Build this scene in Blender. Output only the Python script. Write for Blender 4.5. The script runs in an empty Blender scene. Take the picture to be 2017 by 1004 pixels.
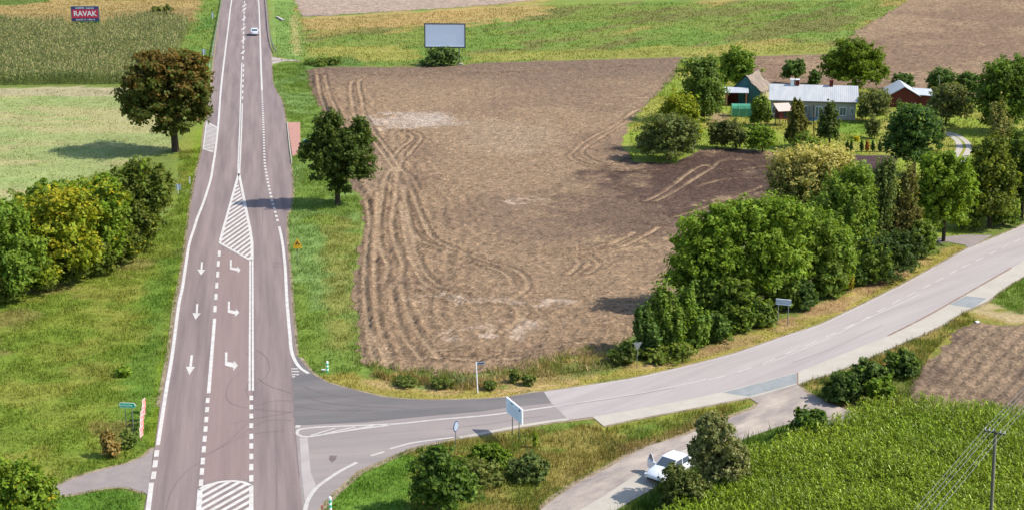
import bpy, math, random
import numpy as np
from mathutils import Vector, Matrix
from mathutils.geometry import tessellate_polygon

# ------------------------------------------------------------------ camera, sky, sun
scene = bpy.context.scene
FP = 3050.0                      # focal length in photo pixels (photo 2017 wide)
TH = math.atan(860.0 / FP)       # pitch below the horizon
CH = 45.8                        # drone height
cd = bpy.data.cameras.new("camera"); cam = bpy.data.objects.new("camera", cd)
scene.collection.objects.link(cam); scene.camera = cam
cd.sensor_width = 36.0; cd.lens = 36.0 * FP / 2017.0
cd.clip_start = 1.0; cd.clip_end = 20000.0
cam.location = (0, 0, CH); cam.rotation_euler = (math.pi / 2 - TH, 0, 0)

SUN_EL, SUN_AZ = math.radians(46), math.radians(-5)      # azimuth measured from +X towards +Y
w = bpy.data.worlds.new("World"); scene.world = w; w.use_nodes = True
nt = w.node_tree; nt.nodes.clear()
sky = nt.nodes.new("ShaderNodeTexSky"); sky.sky_type = 'NISHITA'; sky.sun_disc = False
sky.sun_elevation = SUN_EL; sky.sun_rotation = math.pi / 2 - SUN_AZ
bg = nt.nodes.new("ShaderNodeBackground"); bg.inputs[1].default_value = 0.15
wo = nt.nodes.new("ShaderNodeOutputWorld")
nt.links.new(sky.outputs[0], bg.inputs[0]); nt.links.new(bg.outputs[0], wo.inputs[0])
sd = bpy.data.lights.new("sun", 'SUN'); sd.energy = 4.1; sd.angle = math.radians(0.5); sd.color = (1.0, 0.94, 0.85)
sun = bpy.data.objects.new("sun", sd); scene.collection.objects.link(sun)
sv = Vector((math.cos(SUN_EL) * math.cos(SUN_AZ), math.cos(SUN_EL) * math.sin(SUN_AZ), math.sin(SUN_EL)))
sun.rotation_euler = sv.to_track_quat('Z', 'Y').to_euler(); sun.location = (80, 60, 120)
scene.view_settings.view_transform = 'Standard'; scene.view_settings.look = 'None'
scene.view_settings.exposure = 0.75; scene.view_settings.gamma = 1.0

rng = np.random.default_rng(7); random.seed(7)
COL = scene.collection

# ------------------------------------------------------------------ survey helpers: photo pixel -> place on the ground
ST, CT = math.sin(TH), math.cos(TH)
def G(px, py, z=0.0):
    a = (px - 1008.5) / FP; b = (502.0 - py) / FP
    t = (CH - z) / (ST - b * CT)
    return (a * t, (CT + b * ST) * t)
def Gn(P, z=0.0):
    P = np.asarray(P, float); a = (P[:, 0] - 1008.5) / FP; b = (502.0 - P[:, 1]) / FP
    t = (CH - z) / (ST - b * CT); return np.stack([a * t, (CT + b * ST) * t], 1)
def P3(px, py, Y):                # point at ground distance Y seen at that pixel
    a = (px - 1008.5) / FP; b = (502.0 - py) / FP
    t = Y / (CT + b * ST)
    return (a * t, Y, CH + (-ST + b * CT) * t)
def mpp(Y):                       # metres per pixel at ground distance Y
    return (Y * CT + CH * ST) / FP

GAIN = 1.95
def s2l(v):
    v = v / 255.0
    return v / 12.92 if v <= 0.04045 else ((v + 0.055) / 1.055) ** 2.4
def A(r, g, b):                   # surface albedo of something that reads as r,g,b in full sun
    k = .82 if g > r * .93 and b < g * .8 else .93        # grass holds less blue
    h = 1.09 if k < .9 else 1.0
    return (s2l(r) * h / GAIN, s2l(g) * h / GAIN, s2l(b) * k * h / GAIN)

# ------------------------------------------------------------------ noise in numpy
def _hash(ix, iy, s):
    h = (ix.astype(np.int64) * 374761393 + iy.astype(np.int64) * 668265263 + s * 974711) & 0x7fffffff
    h = ((h ^ (h >> 13)) * 1274126177) & 0x7fffffff
    return ((h ^ (h >> 16)) & 0xffff) / 65535.0
def vnoise(x, y, s=0):
    ix = np.floor(x); iy = np.floor(y); fx = x - ix; fy = y - iy
    fx = fx * fx * (3 - 2 * fx); fy = fy * fy * (3 - 2 * fy)
    a = _hash(ix, iy, s); b = _hash(ix + 1, iy, s); c = _hash(ix, iy + 1, s); d = _hash(ix + 1, iy + 1, s)
    return (a * (1 - fx) + b * fx) * (1 - fy) + (c * (1 - fx) + d * fx) * fy
def fbm(x, y, sc, s=0, o=4):
    v = 0; am = 0.5; t = 0
    for i in range(o):
        v = v + am * vnoise(x * sc + 17.3 * i, y * sc - 9.1 * i, s + i); t += am; am *= 0.55; sc *= 2.03
    return v / t
def seg_dist(X, Y, pts, closed=False):
    D = np.full(X.shape, 1e9); n = len(pts)
    for i in range(n if closed else n - 1):
        x0, y0 = pts[i]; x1, y1 = pts[(i + 1) % n]; dx = x1 - x0; dy = y1 - y0
        t = np.clip(((X - x0) * dx + (Y - y0) * dy) / (dx * dx + dy * dy + 1e-9), 0, 1)
        D = np.minimum(D, np.hypot(X - x0 - t * dx, Y - y0 - t * dy))
    return D
def inside(X, Y, pts):
    r = np.zeros(X.shape, bool); n = len(pts)
    for i in range(n):
        x0, y0 = pts[i]; x1, y1 = pts[(i + 1) % n]
        if y0 == y1: continue
        c = ((y0 > Y) != (y1 > Y)) & (X < (x1 - x0) * (Y - y0) / (y1 - y0) + x0)
        r ^= c
    return r
def sdist(X, Y, pts):
    d = seg_dist(X, Y, pts, True); return np.where(inside(X, Y, pts), d, -d)
def sstep(a, b, v):
    t = np.clip((v - a) / (b - a), 0, 1); return t * t * (3 - 2 * t)
def smooth_line(P, n=6):          # Catmull-Rom through survey points
    P = [P[0]] + list(P) + [P[-1]]; o = []
    for i in range(1, len(P) - 2):
        p0, p1, p2, p3 = [np.array(q, float) for q in P[i - 1:i + 3]]
        for k in range(n):
            t = k / n
            o.append(tuple(0.5 * (2 * p1 + (p2 - p0) * t + (2 * p0 - 5 * p1 + 4 * p2 - p3) * t * t + (3 * p1 - p0 - 3 * p2 + p3) * t ** 3)))
    o.append(tuple(P[-2])); return o

# ------------------------------------------------------------------ object helpers
def tag(o, label=None, cat=None, group=None, kind=None):
    if label: o["label"] = label
    if cat: o["category"] = cat
    if group: o["group"] = group
    if kind: o["kind"] = kind
    return o
def empty(name, loc=(0, 0, 0), rz=0.0):
    o = bpy.data.objects.new(name, None); COL.objects.link(o); o.location = loc; o.rotation_euler = (0, 0, rz)
    o.empty_display_size = 0.3; return o
def link(name, me, mat, parent=None):
    if mat is not None and len(me.materials) == 0: me.materials.append(mat)
    o = bpy.data.objects.new(name, me); COL.objects.link(o)
    if parent is not None: o.parent = parent
    return o
def mesh_np(name, V, F, cols=None, smooth=False):      # V (n,3), F (m,k) same-size faces
    me = bpy.data.meshes.new(name); V = np.asarray(V, np.float32); F = np.asarray(F, np.int32)
    me.vertices.add(len(V)); me.vertices.foreach_set("co", V.ravel())
    m, k = F.shape; me.loops.add(m * k); me.loops.foreach_set("vertex_index", F.ravel())
    me.polygons.add(m); me.polygons.foreach_set("loop_start", np.arange(0, m * k, k, dtype=np.int32))
    me.polygons.foreach_set("loop_total", np.full(m, k, np.int32))
    if smooth: me.polygons.foreach_set("use_smooth", np.ones(m, bool))
    if cols is not None:
        a = me.color_attributes.new("tint", 'FLOAT_COLOR', 'POINT')
        c = np.ones((len(V), 4), np.float32); c[:, :3] = cols; a.data.foreach_set("color", c.ravel())
    me.update(calc_edges=True); return me
class MB:                                               # collects shapes, links them as ONE mesh
    def __init__(s): s.v = []; s.f = []
    def add(s, V, F):
        n = len(s.v); s.v += [tuple(p) for p in V]; s.f += [tuple(i + n for i in f) for f in F]; return s
    def box(s, c, d, rz=0.0, rx=0.0, ry=0.0):
        M = Matrix.Rotation(rz, 3, 'Z') @ Matrix.Rotation(ry, 3, 'Y') @ Matrix.Rotation(rx, 3, 'X')
        V = [Vector(c) + M @ Vector((x * d[0] / 2, y * d[1] / 2, z * d[2] / 2)) for x in (-1, 1) for y in (-1, 1) for z in (-1, 1)]
        return s.add(V, [(0, 1, 3, 2), (4, 6, 7, 5), (0, 4, 5, 1), (2, 3, 7, 6), (0, 2, 6, 4), (1, 5, 7, 3)])
    def tube(s, pts, r, n=8, r2=None):
        pts = [Vector(p) for p in pts]; m = len(pts); V = []; F = []
        for i, p in enumerate(pts):
            d = (pts[min(i + 1, m - 1)] - pts[max(i - 1, 0)]).normalized()
            u = d.orthogonal().normalized() if abs(d.z) > 0.9 else d.cross(Vector((0, 0, 1))).normalized(); q = d.cross(u)
            rr = r if r2 is None else r + (r2 - r) * i / (m - 1)
            for k in range(n):
                a = 2 * math.pi * k / n; V.append(p + (u * math.cos(a) + q * math.sin(a)) * rr)
        for i in range(m - 1):
            for k in range(n):
                F.append((i * n + k, i * n + (k + 1) % n, (i + 1) * n + (k + 1) % n, (i + 1) * n + k))
        F.append(tuple(range(n - 1, -1, -1))); F.append(tuple(range((m - 1) * n, m * n)))
        return s.add(V, F)
    def prism(s, poly, z0, z1):                          # poly in xy
        n = len(poly); V = [(x, y, z0) for x, y in poly] + [(x, y, z1) for x, y in poly]
        F = [tuple(range(n - 1, -1, -1)), tuple(range(n, 2 * n))] + [(i, (i + 1) % n, n + (i + 1) % n, n + i) for i in range(n)]
        return s.add(V, F)
    def slab(s, q, t):                                   # quad/polygon in space given thickness along its normal
        q = [Vector(p) for p in q]; nrm = (q[1] - q[0]).cross(q[2] - q[1]).normalized() * t; n = len(q)
        V = q + [p - nrm for p in q]
        return s.add(V, [tuple(range(n)), tuple(range(2 * n - 1, n - 1, -1))] + [(i, n + i, n + (i + 1) % n, (i + 1) % n) for i in range(n)])
    def build(s, name, mat, parent=None, smooth=False):
        me = bpy.data.meshes.new(name); me.from_pydata([tuple(p) for p in s.v], [], s.f)
        if smooth: me.polygons.foreach_set("use_smooth", [True] * len(me.polygons))
        me.update(); return link(name, me, mat, parent)

# ------------------------------------------------------------------ materials
def newmat(name):
    m = bpy.data.materials.new(name); m.use_nodes = True; t = m.node_tree
    return m, t, t.nodes["Principled BSDF"]
def noise_fac(t, pos, scale, detail=4, rough=0.6, stretch=None, rot=0.0):
    n = t.nodes.new("ShaderNodeTexNoise"); n.inputs["Scale"].default_value = scale
    n.inputs["Detail"].default_value = detail; n.inputs["Roughness"].default_value = rough
    if stretch:
        mp = t.nodes.new("ShaderNodeMapping"); mp.vector_type = 'TEXTURE'
        mp.inputs["Rotation"].default_value = (0, 0, rot); mp.inputs["Scale"].default_value = stretch
        t.links.new(pos, mp.inputs[0]); pos = mp.outputs[0]
    t.links.new(pos, n.inputs["Vector"]); return n.outputs["Fac"]
def maprange(t, s, a, b, c, d):
    n = t.nodes.new("ShaderNodeMapRange"); t.links.new(s, n.inputs[0])
    for i, v in enumerate((a, b, c, d)): n.inputs[i + 1].default_value = v
    return n.outputs[0]
def mul(t, a, b):
    n = t.nodes.new("ShaderNodeMath"); n.operation = 'MULTIPLY'; t.links.new(a, n.inputs[0])
    if isinstance(b, (int, float)): n.inputs[1].default_value = b
    else: t.links.new(b, n.inputs[1])
    return n.outputs[0]
def colscale(t, col, fac):
    n = t.nodes.new("ShaderNodeVectorMath"); n.operation = 'SCALE'; t.links.new(col, n.inputs[0]); t.links.new(fac, n.inputs["Scale"]); return n.outputs[0]
def mixcol(t, fac, a, b):
    n = t.nodes.new("ShaderNodeMix"); n.data_type = 'RGBA'; t.links.new(fac, n.inputs[0])
    for s, i in ((a, 6), (b, 7)):
        if isinstance(s, tuple): n.inputs[i].default_value = (*s[:3], 1)
        else: t.links.new(s, n.inputs[i])
    return n.outputs[2]
def position(t):
    return t.nodes.new("ShaderNodeNewGeometry").outputs["Position"]
def bump(t, bs, h, dist, strength=1.0):
    b = t.nodes.new("ShaderNodeBump"); b.inputs["Strength"].default_value = strength; b.inputs["Distance"].default_value = dist
    t.links.new(h, b.inputs["Height"]); t.links.new(b.outputs[0], bs.inputs["Normal"])

def mat_tinted(name, contrast=0.35, fine=3.0, bumpd=0.08, rough=0.95, coarse=0.6, stretch=None, rot=0.0):
    m, t, bs = newmat(name); p = position(t)
    a = t.nodes.new("ShaderNodeAttribute"); a.attribute_name = "tint"
    n1 = noise_fac(t, p, fine, 5, 0.72, stretch, rot); n2 = noise_fac(t, p, coarse, 3, 0.6)
    f = mul(t, maprange(t, n1, 0.3, 0.7, 1 - contrast, 1 + contrast), maprange(t, n2, 0.3, 0.7, 0.9, 1.1))
    t.links.new(colscale(t, a.outputs["Color"], f), bs.inputs["Base Color"])
    bs.inputs["Roughness"].default_value = rough; bs.inputs["Specular IOR Level"].default_value = 0.15
    bump(t, bs, n1, bumpd); return m
def mat_surf(name, c1, c2, scale=2.0, rough=0.85, bumpd=0.0, stretch=None, rot=0.0, speck=0.12, metal=0.0, spec=0.3, world=True, fine=14.0):
    m, t, bs = newmat(name)
    p = position(t) if world else t.nodes.new("ShaderNodeTexCoord").outputs["Object"]
    n1 = noise_fac(t, p, scale, 5, 0.65, stretch, rot); n2 = noise_fac(t, p, fine, 3, 0.7)
    c = mixcol(t, maprange(t, n1, 0.35, 0.65, 0, 1), c1, c2)
    t.links.new(colscale(t, c, maprange(t, n2, 0.3, 0.7, 1 - speck, 1 + speck)), bs.inputs["Base Color"])
    bs.inputs["Roughness"].default_value = rough; bs.inputs["Metallic"].default_value = metal
    bs.inputs["Specular IOR Level"].default_value = spec
    if bumpd: bump(t, bs, n2, bumpd)
    return m
def mat_plain(name, c, rough=0.5, metal=0.0, spec=0.5, var=0.08, coat=0.0):
    m = mat_surf(name, tuple(v * (1 - var) for v in c), tuple(v * (1 + var) for v in c), 1.5, rough, 0, None, 0, 0.04, metal, spec, False, 8.0)
    if coat: m.node_tree.nodes["Principled BSDF"].inputs["Coat Weight"].default_value = coat
    return m
def mat_leaf(name, trans=0.25, rough=0.55):
    m, t, bs = newmat(name)
    a = t.nodes.new("ShaderNodeAttribute"); a.attribute_name = "tint"
    t.links.new(a.outputs["Color"], bs.inputs["Base Color"]); bs.inputs["Roughness"].default_value = rough
    bs.inputs["Specular IOR Level"].default_value = 0.12
    tr = t.nodes.new("ShaderNodeBsdfTranslucent"); mx = t.nodes.new("ShaderNodeMixShader"); mx.inputs[0].default_value = trans
    g = t.nodes.new("ShaderNodeVectorMath"); g.operation = 'MULTIPLY'; g.inputs[1].default_value = (1.15, 1.2, 0.5)
    t.links.new(a.outputs["Color"], g.inputs[0]); t.links.new(g.outputs[0], tr.inputs["Color"])
    out = t.nodes["Material Output"]
    t.links.new(bs.outputs[0], mx.inputs[1]); t.links.new(tr.outputs[0], mx.inputs[2]); t.links.new(mx.outputs[0], out.inputs[0])
    return m
RA = math.atan2(*(np.array(G(495, 300)) - np.array(G(495, 900)))) * -1   # main road bearing (rotation about Z)
M = {}
M['ground'] = mat_tinted("grass_ground", 0.38, 2.6, 0.12)
M['soil'] = mat_tinted("ploughed_soil", 0.55, 3.4, 0.26, coarse=1.3)
M['soil_far'] = mat_tinted("harrowed_soil", 0.5, 1.5, 0.24, coarse=0.5)
M['leaf'] = mat_leaf("foliage", .42); M['blade'] = mat_leaf("grass_blades", 0.3, 0.7); M['maize'] = mat_leaf("maize_leaves", 0.3, 0.38)
M['asphalt'] = mat_surf("asphalt_main", A(144, 127, 129), A(174, 154, 153), 1.0, 0.9, 0.01, (1.1, 26, 1), RA, 0.10)
M['asph_dark'] = mat_surf("asphalt_new", A(124, 120, 123), A(144, 137, 138), 1.0, 0.9, 0.01, (14, 2.0, 1), 0.15, 0.10)
M['asph_mid'] = mat_surf("asphalt_worn", A(168, 157, 158), A(184, 171, 170), 1.0, 0.9, 0.01, (14, 1.6, 1), 0.2, 0.09)
M['asph_light'] = mat_surf("asphalt_old", A(196, 184, 186), A(210, 200, 200), 1.0, 0.92, 0.01, (18, 1.6, 1), 0.75, 0.08)
M['concrete'] = mat_surf("pale_concrete", A(210, 202, 194), A(224, 214, 204), 0.5, 0.95, 0.01, None, 0, 0.07)
M['patch'] = mat_surf("grey_blue_patch", A(164, 170, 176), A(182, 186, 190), 0.8, 0.9, 0.02, None, 0, 0.16)
M['track'] = mat_surf("worn_track", A(164, 152, 152), A(222, 206, 194), 0.5, 0.95, 0.02, (2.6, 1.0, 1), 0.75, 0.14)
M['turn_lane'] = mat_surf("turn_lane_asphalt", A(160, 138, 136), A(174, 151, 148), 1.0, 0.9, 0.01, (1.1, 26, 1), RA, 0.10)
M['wheel_path'] = mat_surf("wheel_path_asphalt", A(150, 134, 140), A(160, 144, 148), 1.0, 0.9, 0.01, (1.1, 30, 1), RA, 0.08)
M['edge_dirt'] = mat_surf("edge_dirt", A(150, 130, 104), A(196, 178, 150), 1.2, 0.95, 0.02, None, 0, 0.2)
M['lane'] = mat_surf("lane_asphalt", A(168, 156, 158), A(184, 170, 168), 0.8, 0.92, 0.02, None, 0, 0.1)
M['paint'] = mat_surf("road_paint", A(226, 218, 216), A(255, 250, 250), 1.6, 0.7, 0, None, 0, 0.16)
M['paint_old'] = mat_surf("faded_road_paint", A(214, 206, 206), A(236, 228, 228), 1.5, 0.8, 0, None, 0, 0.12)
M['tar'] = mat_surf("rubber_tar", A(126, 110, 111), A(148, 131, 132), 2, 0.85, 0, None, 0, 0.1)
M['rut_brown'] = mat_surf("brown_joint", A(150, 120, 105), A(185, 160, 145), 1.0, 0.95, 0, None, 0, 0.2)
M['brick_pav'] = mat_surf("red_paving", A(206, 150, 138), A(222, 168, 154), 2.0, 0.9, 0.01, None, 0, 0.14)
M['kerb'] = mat_plain("kerb_concrete", A(215, 208, 202), 0.9, spec=0.2)
M['bark'] = mat_surf("bark", A(70, 58, 48), A(100, 84, 70), 3.0, 0.95, 0.03, None, 0, 0.2)
M['galv'] = mat_plain("galvanised_steel", A(168, 172, 176), 0.45, 0.35)
M['galvd'] = mat_plain("weathered_steel", A(120, 120, 120), 0.6, 0.2)
M['white'] = mat_plain("white_paint", (.8, .8, .8), 0.5)
M['blankboard'] = mat_plain("blank_board", (.74, .80, .90), 0.6, var=0.02)
M['frame_dark'] = mat_plain("dark_frame", A(88, 96, 108), 0.6)
M['navy'] = mat_plain("navy_panel", (.03, .05, .16), 0.5); M['crimson'] = mat_plain("crimson_panel", (.55, .02, .06), 0.5)
M['sgreen'] = mat_plain("sign_green", (.01, .50, .26), 0.45); M['sback'] = mat_plain("sign_back_grey", (.36, .43, .52), 0.5, 0.2)
M['sorange'] = mat_plain("sign_amber", (.85, .44, .01), 0.45); M['sred'] = mat_plain("sign_red", (.66, .10, .08), 0.5)
M['black'] = mat_plain("black", (0.012, 0.012, 0.014), 0.5); M['rubber'] = mat_plain("rubber", (0.02, 0.02, 0.02), 0.8)
M['teal'] = mat_plain("teal_plastic", A(20, 130, 165), 0.4); M['bin_lid'] = mat_plain("bin_lid", A(120, 180, 205), 0.4)
M['carwhite'] = mat_plain("car_paint_white", (0.62, 0.64, 0.67), 0.22, 0.0, 0.6, 0.02, 0.6)
M['carsilver'] = mat_plain("car_paint_silver", (0.50, 0.52, 0.55), 0.25, 0.3, 0.5, 0.02, 0.5)
M['glass'] = mat_plain("dark_glass", (0.07, 0.09, 0.115), 0.08, 0.0, 0.9, 0.0)
M['lampglass'] = mat_plain("lamp_glass", (0.5, 0.5, 0.5), 0.1); M['tail'] = mat_plain("tail_lamp_red", (0.35, 0.02, 0.02), 0.2)
M['pinkwhite'] = mat_plain("faded_board", (.66, .52, .50), .6); M['wood'] = mat_surf("wood_old", A(150, 120, 90), A(190, 160, 125), 3, 0.9, 0.01, None, 0, 0.15, world=False)
M['brick'] = mat_surf("red_brick", A(112, 48, 38), A(142, 66, 52), 2.5, 0.9, 0.02, None, 0, 0.18, world=False)
M['redwood'] = mat_surf("red_planks", A(118, 52, 42), A(142, 66, 54), 2.0, 0.8, 0.01, (0.15, 0.15, 3), 0, 0.15, world=False)
M['tealwall'] = mat_surf("teal_planks", A(66, 124, 130), A(104, 160, 164), 1.4, 0.85, 0.02, (0.2, 0.2, 3), 0, 0.18, world=False)
M['render'] = mat_surf("grey_render", A(196, 194, 190), A(214, 210, 204), 1.0, 0.9, 0.01, None, 0, 0.08, world=False)
M['cream'] = mat_surf("cream_wall", A(196, 186, 148), A(214, 202, 164), 1.4, 0.9, 0.01, None, 0, 0.12, world=False)
M['asbestos'] = mat_surf("weathered_roof", A(196, 176, 160), A(140, 128, 122), 0.7, 0.95, 0.03, (0.35, 3.0, 1), 0, 0.25, world=False, fine=5)
M['darkroof'] = mat_surf("dark_roof", A(82, 82, 92), A(104, 102, 110), 0.8, 0.8, 0.02, None, 0, 0.15, world=False)
M['stone'] = mat_surf("stone", A(190, 188, 176), A(160, 156, 140), 2.0, 0.9, 0.05, None, 0, 0.2)
M['pinkroof'] = mat_plain("faded_pink_roof", A(252, 222, 212), 0.6)
M['film'] = mat_plain("green_film", A(96, 186, 150), 0.25, 0, 0.5, 0.2)
M['blue'] = mat_plain("blue_pad", A(30, 110, 170), 0.5); M['net'] = mat_plain("dark_net", A(30, 62, 80), 0.8)
def mat_rib(name, c1, c2, pitch):
    m, t, bs = newmat(name); tc = t.nodes.new("ShaderNodeTexCoord").outputs["Object"]
    wv = t.nodes.new("ShaderNodeTexWave"); wv.inputs["Scale"].default_value = 1.0 / pitch / 3.1416 * 1.57; wv.inputs["Distortion"].default_value = 0.6
    t.links.new(tc, wv.inputs["Vector"]); n = noise_fac(t, tc, 0.55, 4, 0.6, (0.6, 3, 1))
    t.links.new(mixcol(t, maprange(t, n, 0.35, 0.65, 0, 1), c1, c2), bs.inputs["Base Color"])
    bs.inputs["Roughness"].default_value = 0.55; bs.inputs["Metallic"].default_value = 0.0
    bump(t, bs, wv.outputs["Fac"], 0.012); return m
M['metalroof'] = mat_rib("sheet_metal_roof", A(206, 211, 222), A(230, 232, 238), 0.5)
M['whiteroof'] = mat_rib("white_sheet_roof", A(214, 222, 238), A(232, 238, 248), 0.4)

# ------------------------------------------------------------------ where roads lie (survey polylines in photo pixels)
L_EDGE = [(470, -120), (455, -60), (439, 0), (430, 60), (422, 120), (416, 180), (406, 240), (399, 295), (386, 350), (377, 400), (371, 450), (365, 500), (357, 550), (347, 600), (337, 680), (327, 740), (315, 800), (305, 880), (290, 975), (284, 1004), (262, 1100), (240, 1180)]
R_MAIN = [(508, -120), (516, -60), (522, 0), (529.5, 75), (534, 112), (536.5, 162), (543, 179), (552, 194), (558, 210), (563, 244), (570, 310), (574, 340), (576, 370), (573, 408), (565, 424), (564, 449), (566, 490), (570, 530), (575, 605), (579, 640), (582, 680), (583, 700)]
MAIN = L_EDGE + [(600, 1180), (598, 1100), (596, 1004), (590, 940), (584, 862), (580, 838), (577, 780), (574, 742)] + R_MAIN[::-1]
UP = [(589, 704), (605, 724), (619, 739), (648, 755), (700, 769), (749, 780.6), (789, 785.6), (849, 788), (948, 786), (999, 782.5), (1049, 773.5), (1079, 770.6), (1129, 763.6), (1249, 744.5), (1348, 722), (1447, 696), (1547, 661.6), (1617, 638.7), (1696, 601), (1775, 562), (1841, 526), (1907, 489.5), (1972, 463), (2017, 443.5), (2140, 385), (2300, 310)]
LOWC = [(849, 873), (898, 862), (930, 858), (1009, 843), (1089, 830), (1119, 827), (1167, 821), (1248, 807), (1348, 788), (1423, 772), (1571, 733), (1748, 662), (1816, 628), (1866, 600), (1936, 560), (1992, 528), (2060, 489), (2220, 405)]
CURVE = [(600, 1180), (612, 1060), (626, 1004), (640, 987), (657, 969), (677, 951), (705, 927), (729, 917), (769, 899), (809, 882.7), (849, 873)]
SIDE_DARK = [(574, 742), (577, 780), (580, 838), (719, 832), (829, 821), (948, 810.5), (1009, 801.5), (1086, 794), (1071, 771.5), (1049, 773.5), (999, 782.5), (948, 786), (849, 788), (789, 785.6), (749, 780.6), (700, 769), (648, 755), (619, 739), (605, 724), (589, 704), (583, 700)]
SIDE_MID = [(580, 838), (584, 862), (590, 940), (596, 1004), (598, 1100)] + CURVE[:-1] + [(849, 873), (898, 862), (930, 858), (1009, 843), (1089, 830), (1119, 827), (1105, 812), (1086, 794), (1009, 801.5), (948, 810.5), (829, 821), (719, 832)]
SIDE_LIGHT = [(1071, 771.5), (1086, 794), (1105, 812), (1119, 827)] + LOWC[6:] + UP[:11:-1]
SHOULDER = [(1167, 821), (1189, 839), (1248, 826), (1400, 797.5), (1475, 783), (1489, 781), (1571, 757), (1639, 735), (1699, 712), (1758, 684), (1796, 668.6), (1856, 640), (1902, 612), (1944, 594), (1989, 560), (2030, 538), (2180, 452), (2220, 405), (2060, 489), (1992, 528), (1936, 560), (1866, 600), (1816, 628), (1748, 662), (1571, 733), (1423, 772), (1348, 788), (1248, 807)]
PATCH1 = [(1424, 773.5), (1571.5, 734.5), (1570, 755), (1475, 781)]
PATCH2 = [(1902, 583), (1943, 588), (1916, 607), (1870, 600)]
SERVICE = [(1030, 1040), (1066, 1003), (1099, 977), (1139, 951), (1198, 921.5), (1234, 899.6), (1276, 878.7), (1349, 857), (1435, 824), (1489, 803), (1493, 795), (1476, 783), (1571, 757), (1585, 771.6), (1629, 793.5), (1659, 803.5), (1687, 813.5), (1699, 821), (1685, 833), (1665, 841), (1635, 836), (1559, 833), (1519, 845), (1475, 861), (1400, 893), (1330, 935), (1285, 963), (1268, 973), (1246, 985), (1216, 1003), (1160, 1045)]
SLAB = [(1100, 1035), (1145, 1003), (1189, 977), (1254, 934.5), (1330, 893), (1372, 876), (1372, 908), (1330, 935), (1285, 963), (1268, 973), (1246, 985), (1216, 1003), (1160, 1045)]
LANE = [(303, 881), (286, 898.5), (249, 913.4), (199, 926), (149, 941), (105, 960), (60, 985), (10, 1010), (30, 1030), (70, 1000), (100, 975), (124.5, 975.7), (174, 967), (212, 959.5), (249, 958.7), (284, 969.4), (292, 976)]
GATE = [(534, 112), (560, 117), (590, 119), (590, 122), (562, 121), (537, 127)]
FARM_IN = [(1868, 466), (1905, 463), (1955, 464), (1907, 489.5), (1901, 483), (1866, 477), (1850, 480), (1840, 470)]
PLAT = [(565.4, 243), (591, 243), (592, 298), (575, 309.6), (573, 309)]
TRACKZ = [(1856, 258), (1886, 264), (1908, 278), (1914, 294), (1900, 324), (1872, 322), (1884, 296), (1876, 276)]
roadpolys = [[G(*p) for p in q] for q in (MAIN, SIDE_DARK, SIDE_MID, SIDE_LIGHT, SHOULDER, SERVICE, LANE, PLAT, FARM_IN, TRACKZ)]
def on_road(X, Y, pad=0.0):
    r = np.zeros(X.shape, bool)
    for q in roadpolys:
        r |= (sdist(X, Y, q) > -pad)
    return r

# ------------------------------------------------------------------ ground colour zones
def zone(P): return [G(*p) for p in P]
LAYERS = []
def lay(P, c, soft=1.0, nz=1.5, op=1.0, thr=None, sc=0.1, line=None, stretch=(1, 1)):
    LAYERS.append((zone(P), A(*c), soft, nz, op, thr, sc, line, stretch))
LEFTF = [(-400, 178), (0, 174), (235, 172), (300, 175), (345, 290), (250, 320), (180, 345), (100, 375), (0, 400), (-400, 520)]
lay([(-900, -300), (438, -300), (438, 0), (395, 45), (150, 55), (-900, 55)], (176, 152, 98), 3, 6)
lay([(-900, -300), (438, -300), (438, 0), (395, 45), (150, 55), (-900, 55)], (200, 172, 112), 3, 6, .8, .55, .06, None, (.3, 1))
lay([(-900, -300), (438, -300), (438, 0), (395, 45), (150, 55), (-900, 55)], (140, 140, 75), 3, 6, .7, .6, .1, None, (.3, 1))
lay([(-200, -80), (100, -80), (100, 5), (30, 12), (-200, 12)], (118, 138, 68), 2, 4)
lay([(345, 110), (380, 60), (400, 0), (415, -60), (455, -60), (436, 0), (420, 120), (400, 170), (350, 170), (335, 140)], (128, 152, 70), 2, 3)
lay([(345, 110), (380, 60), (410, 30), (425, 50), (420, 120), (400, 170), (350, 170)], (98, 142, 62), 2, 3, .9, .5, .15)
lay(LEFTF, (168, 178, 122), 1.0, 1.0)
lay(LEFTF, (192, 180, 140), 1.0, 1.0, .75, .52, .07, None, (.25, 1))
lay(LEFTF, (154, 178, 112), 1.0, 1.0, .6, .56, .12, None, (.4, 1))
lay([(-400, 172), (300, 172), (300, 190), (-400, 192)], (196, 184, 148), 1.5, 3, .9)
V_L = [(392, 240), (398, 300), (385, 350), (376, 400), (364, 500), (346, 600), (314, 800), (304, 880), (250, 915), (100, 960), (-300, 1050), (-300, 640), (0, 590), (150, 545), (280, 470), (330, 410), (345, 330), (350, 290), (370, 240)]
lay(V_L, (138, 152, 62), 1.5, 2)
lay(V_L, (160, 158, 78), 1.5, 2, .5, .55, .13)
lay(V_L, (124, 148, 54), 1.5, 2, .8, .56, .2)
lay([(-100, 650), (0, 610), (120, 565), (260, 500), (290, 520), (240, 560), (100, 620), (-100, 760)], (164, 148, 92), 1.5, 3, .6, .48, .2)
lay([(350, 480), (362, 500), (310, 800), (296, 880), (255, 905), (235, 800), (280, 640), (330, 500)], (104, 142, 54), 1.4, 2.5, .7)
lay([(376, 395), (382, 350), (400, 290), (412, 220), (398, 220), (370, 350), (358, 480), (340, 590), (306, 790), (290, 880), (306, 880), (317, 790), (349, 590), (366, 490)], (136, 158, 46), .6, .6, .9)
lay([(-300, 1050), (100, 972), (180, 966), (250, 960), (286, 975), (260, 1180), (-300, 1180)], (104, 142, 52), 1, 1)
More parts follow.
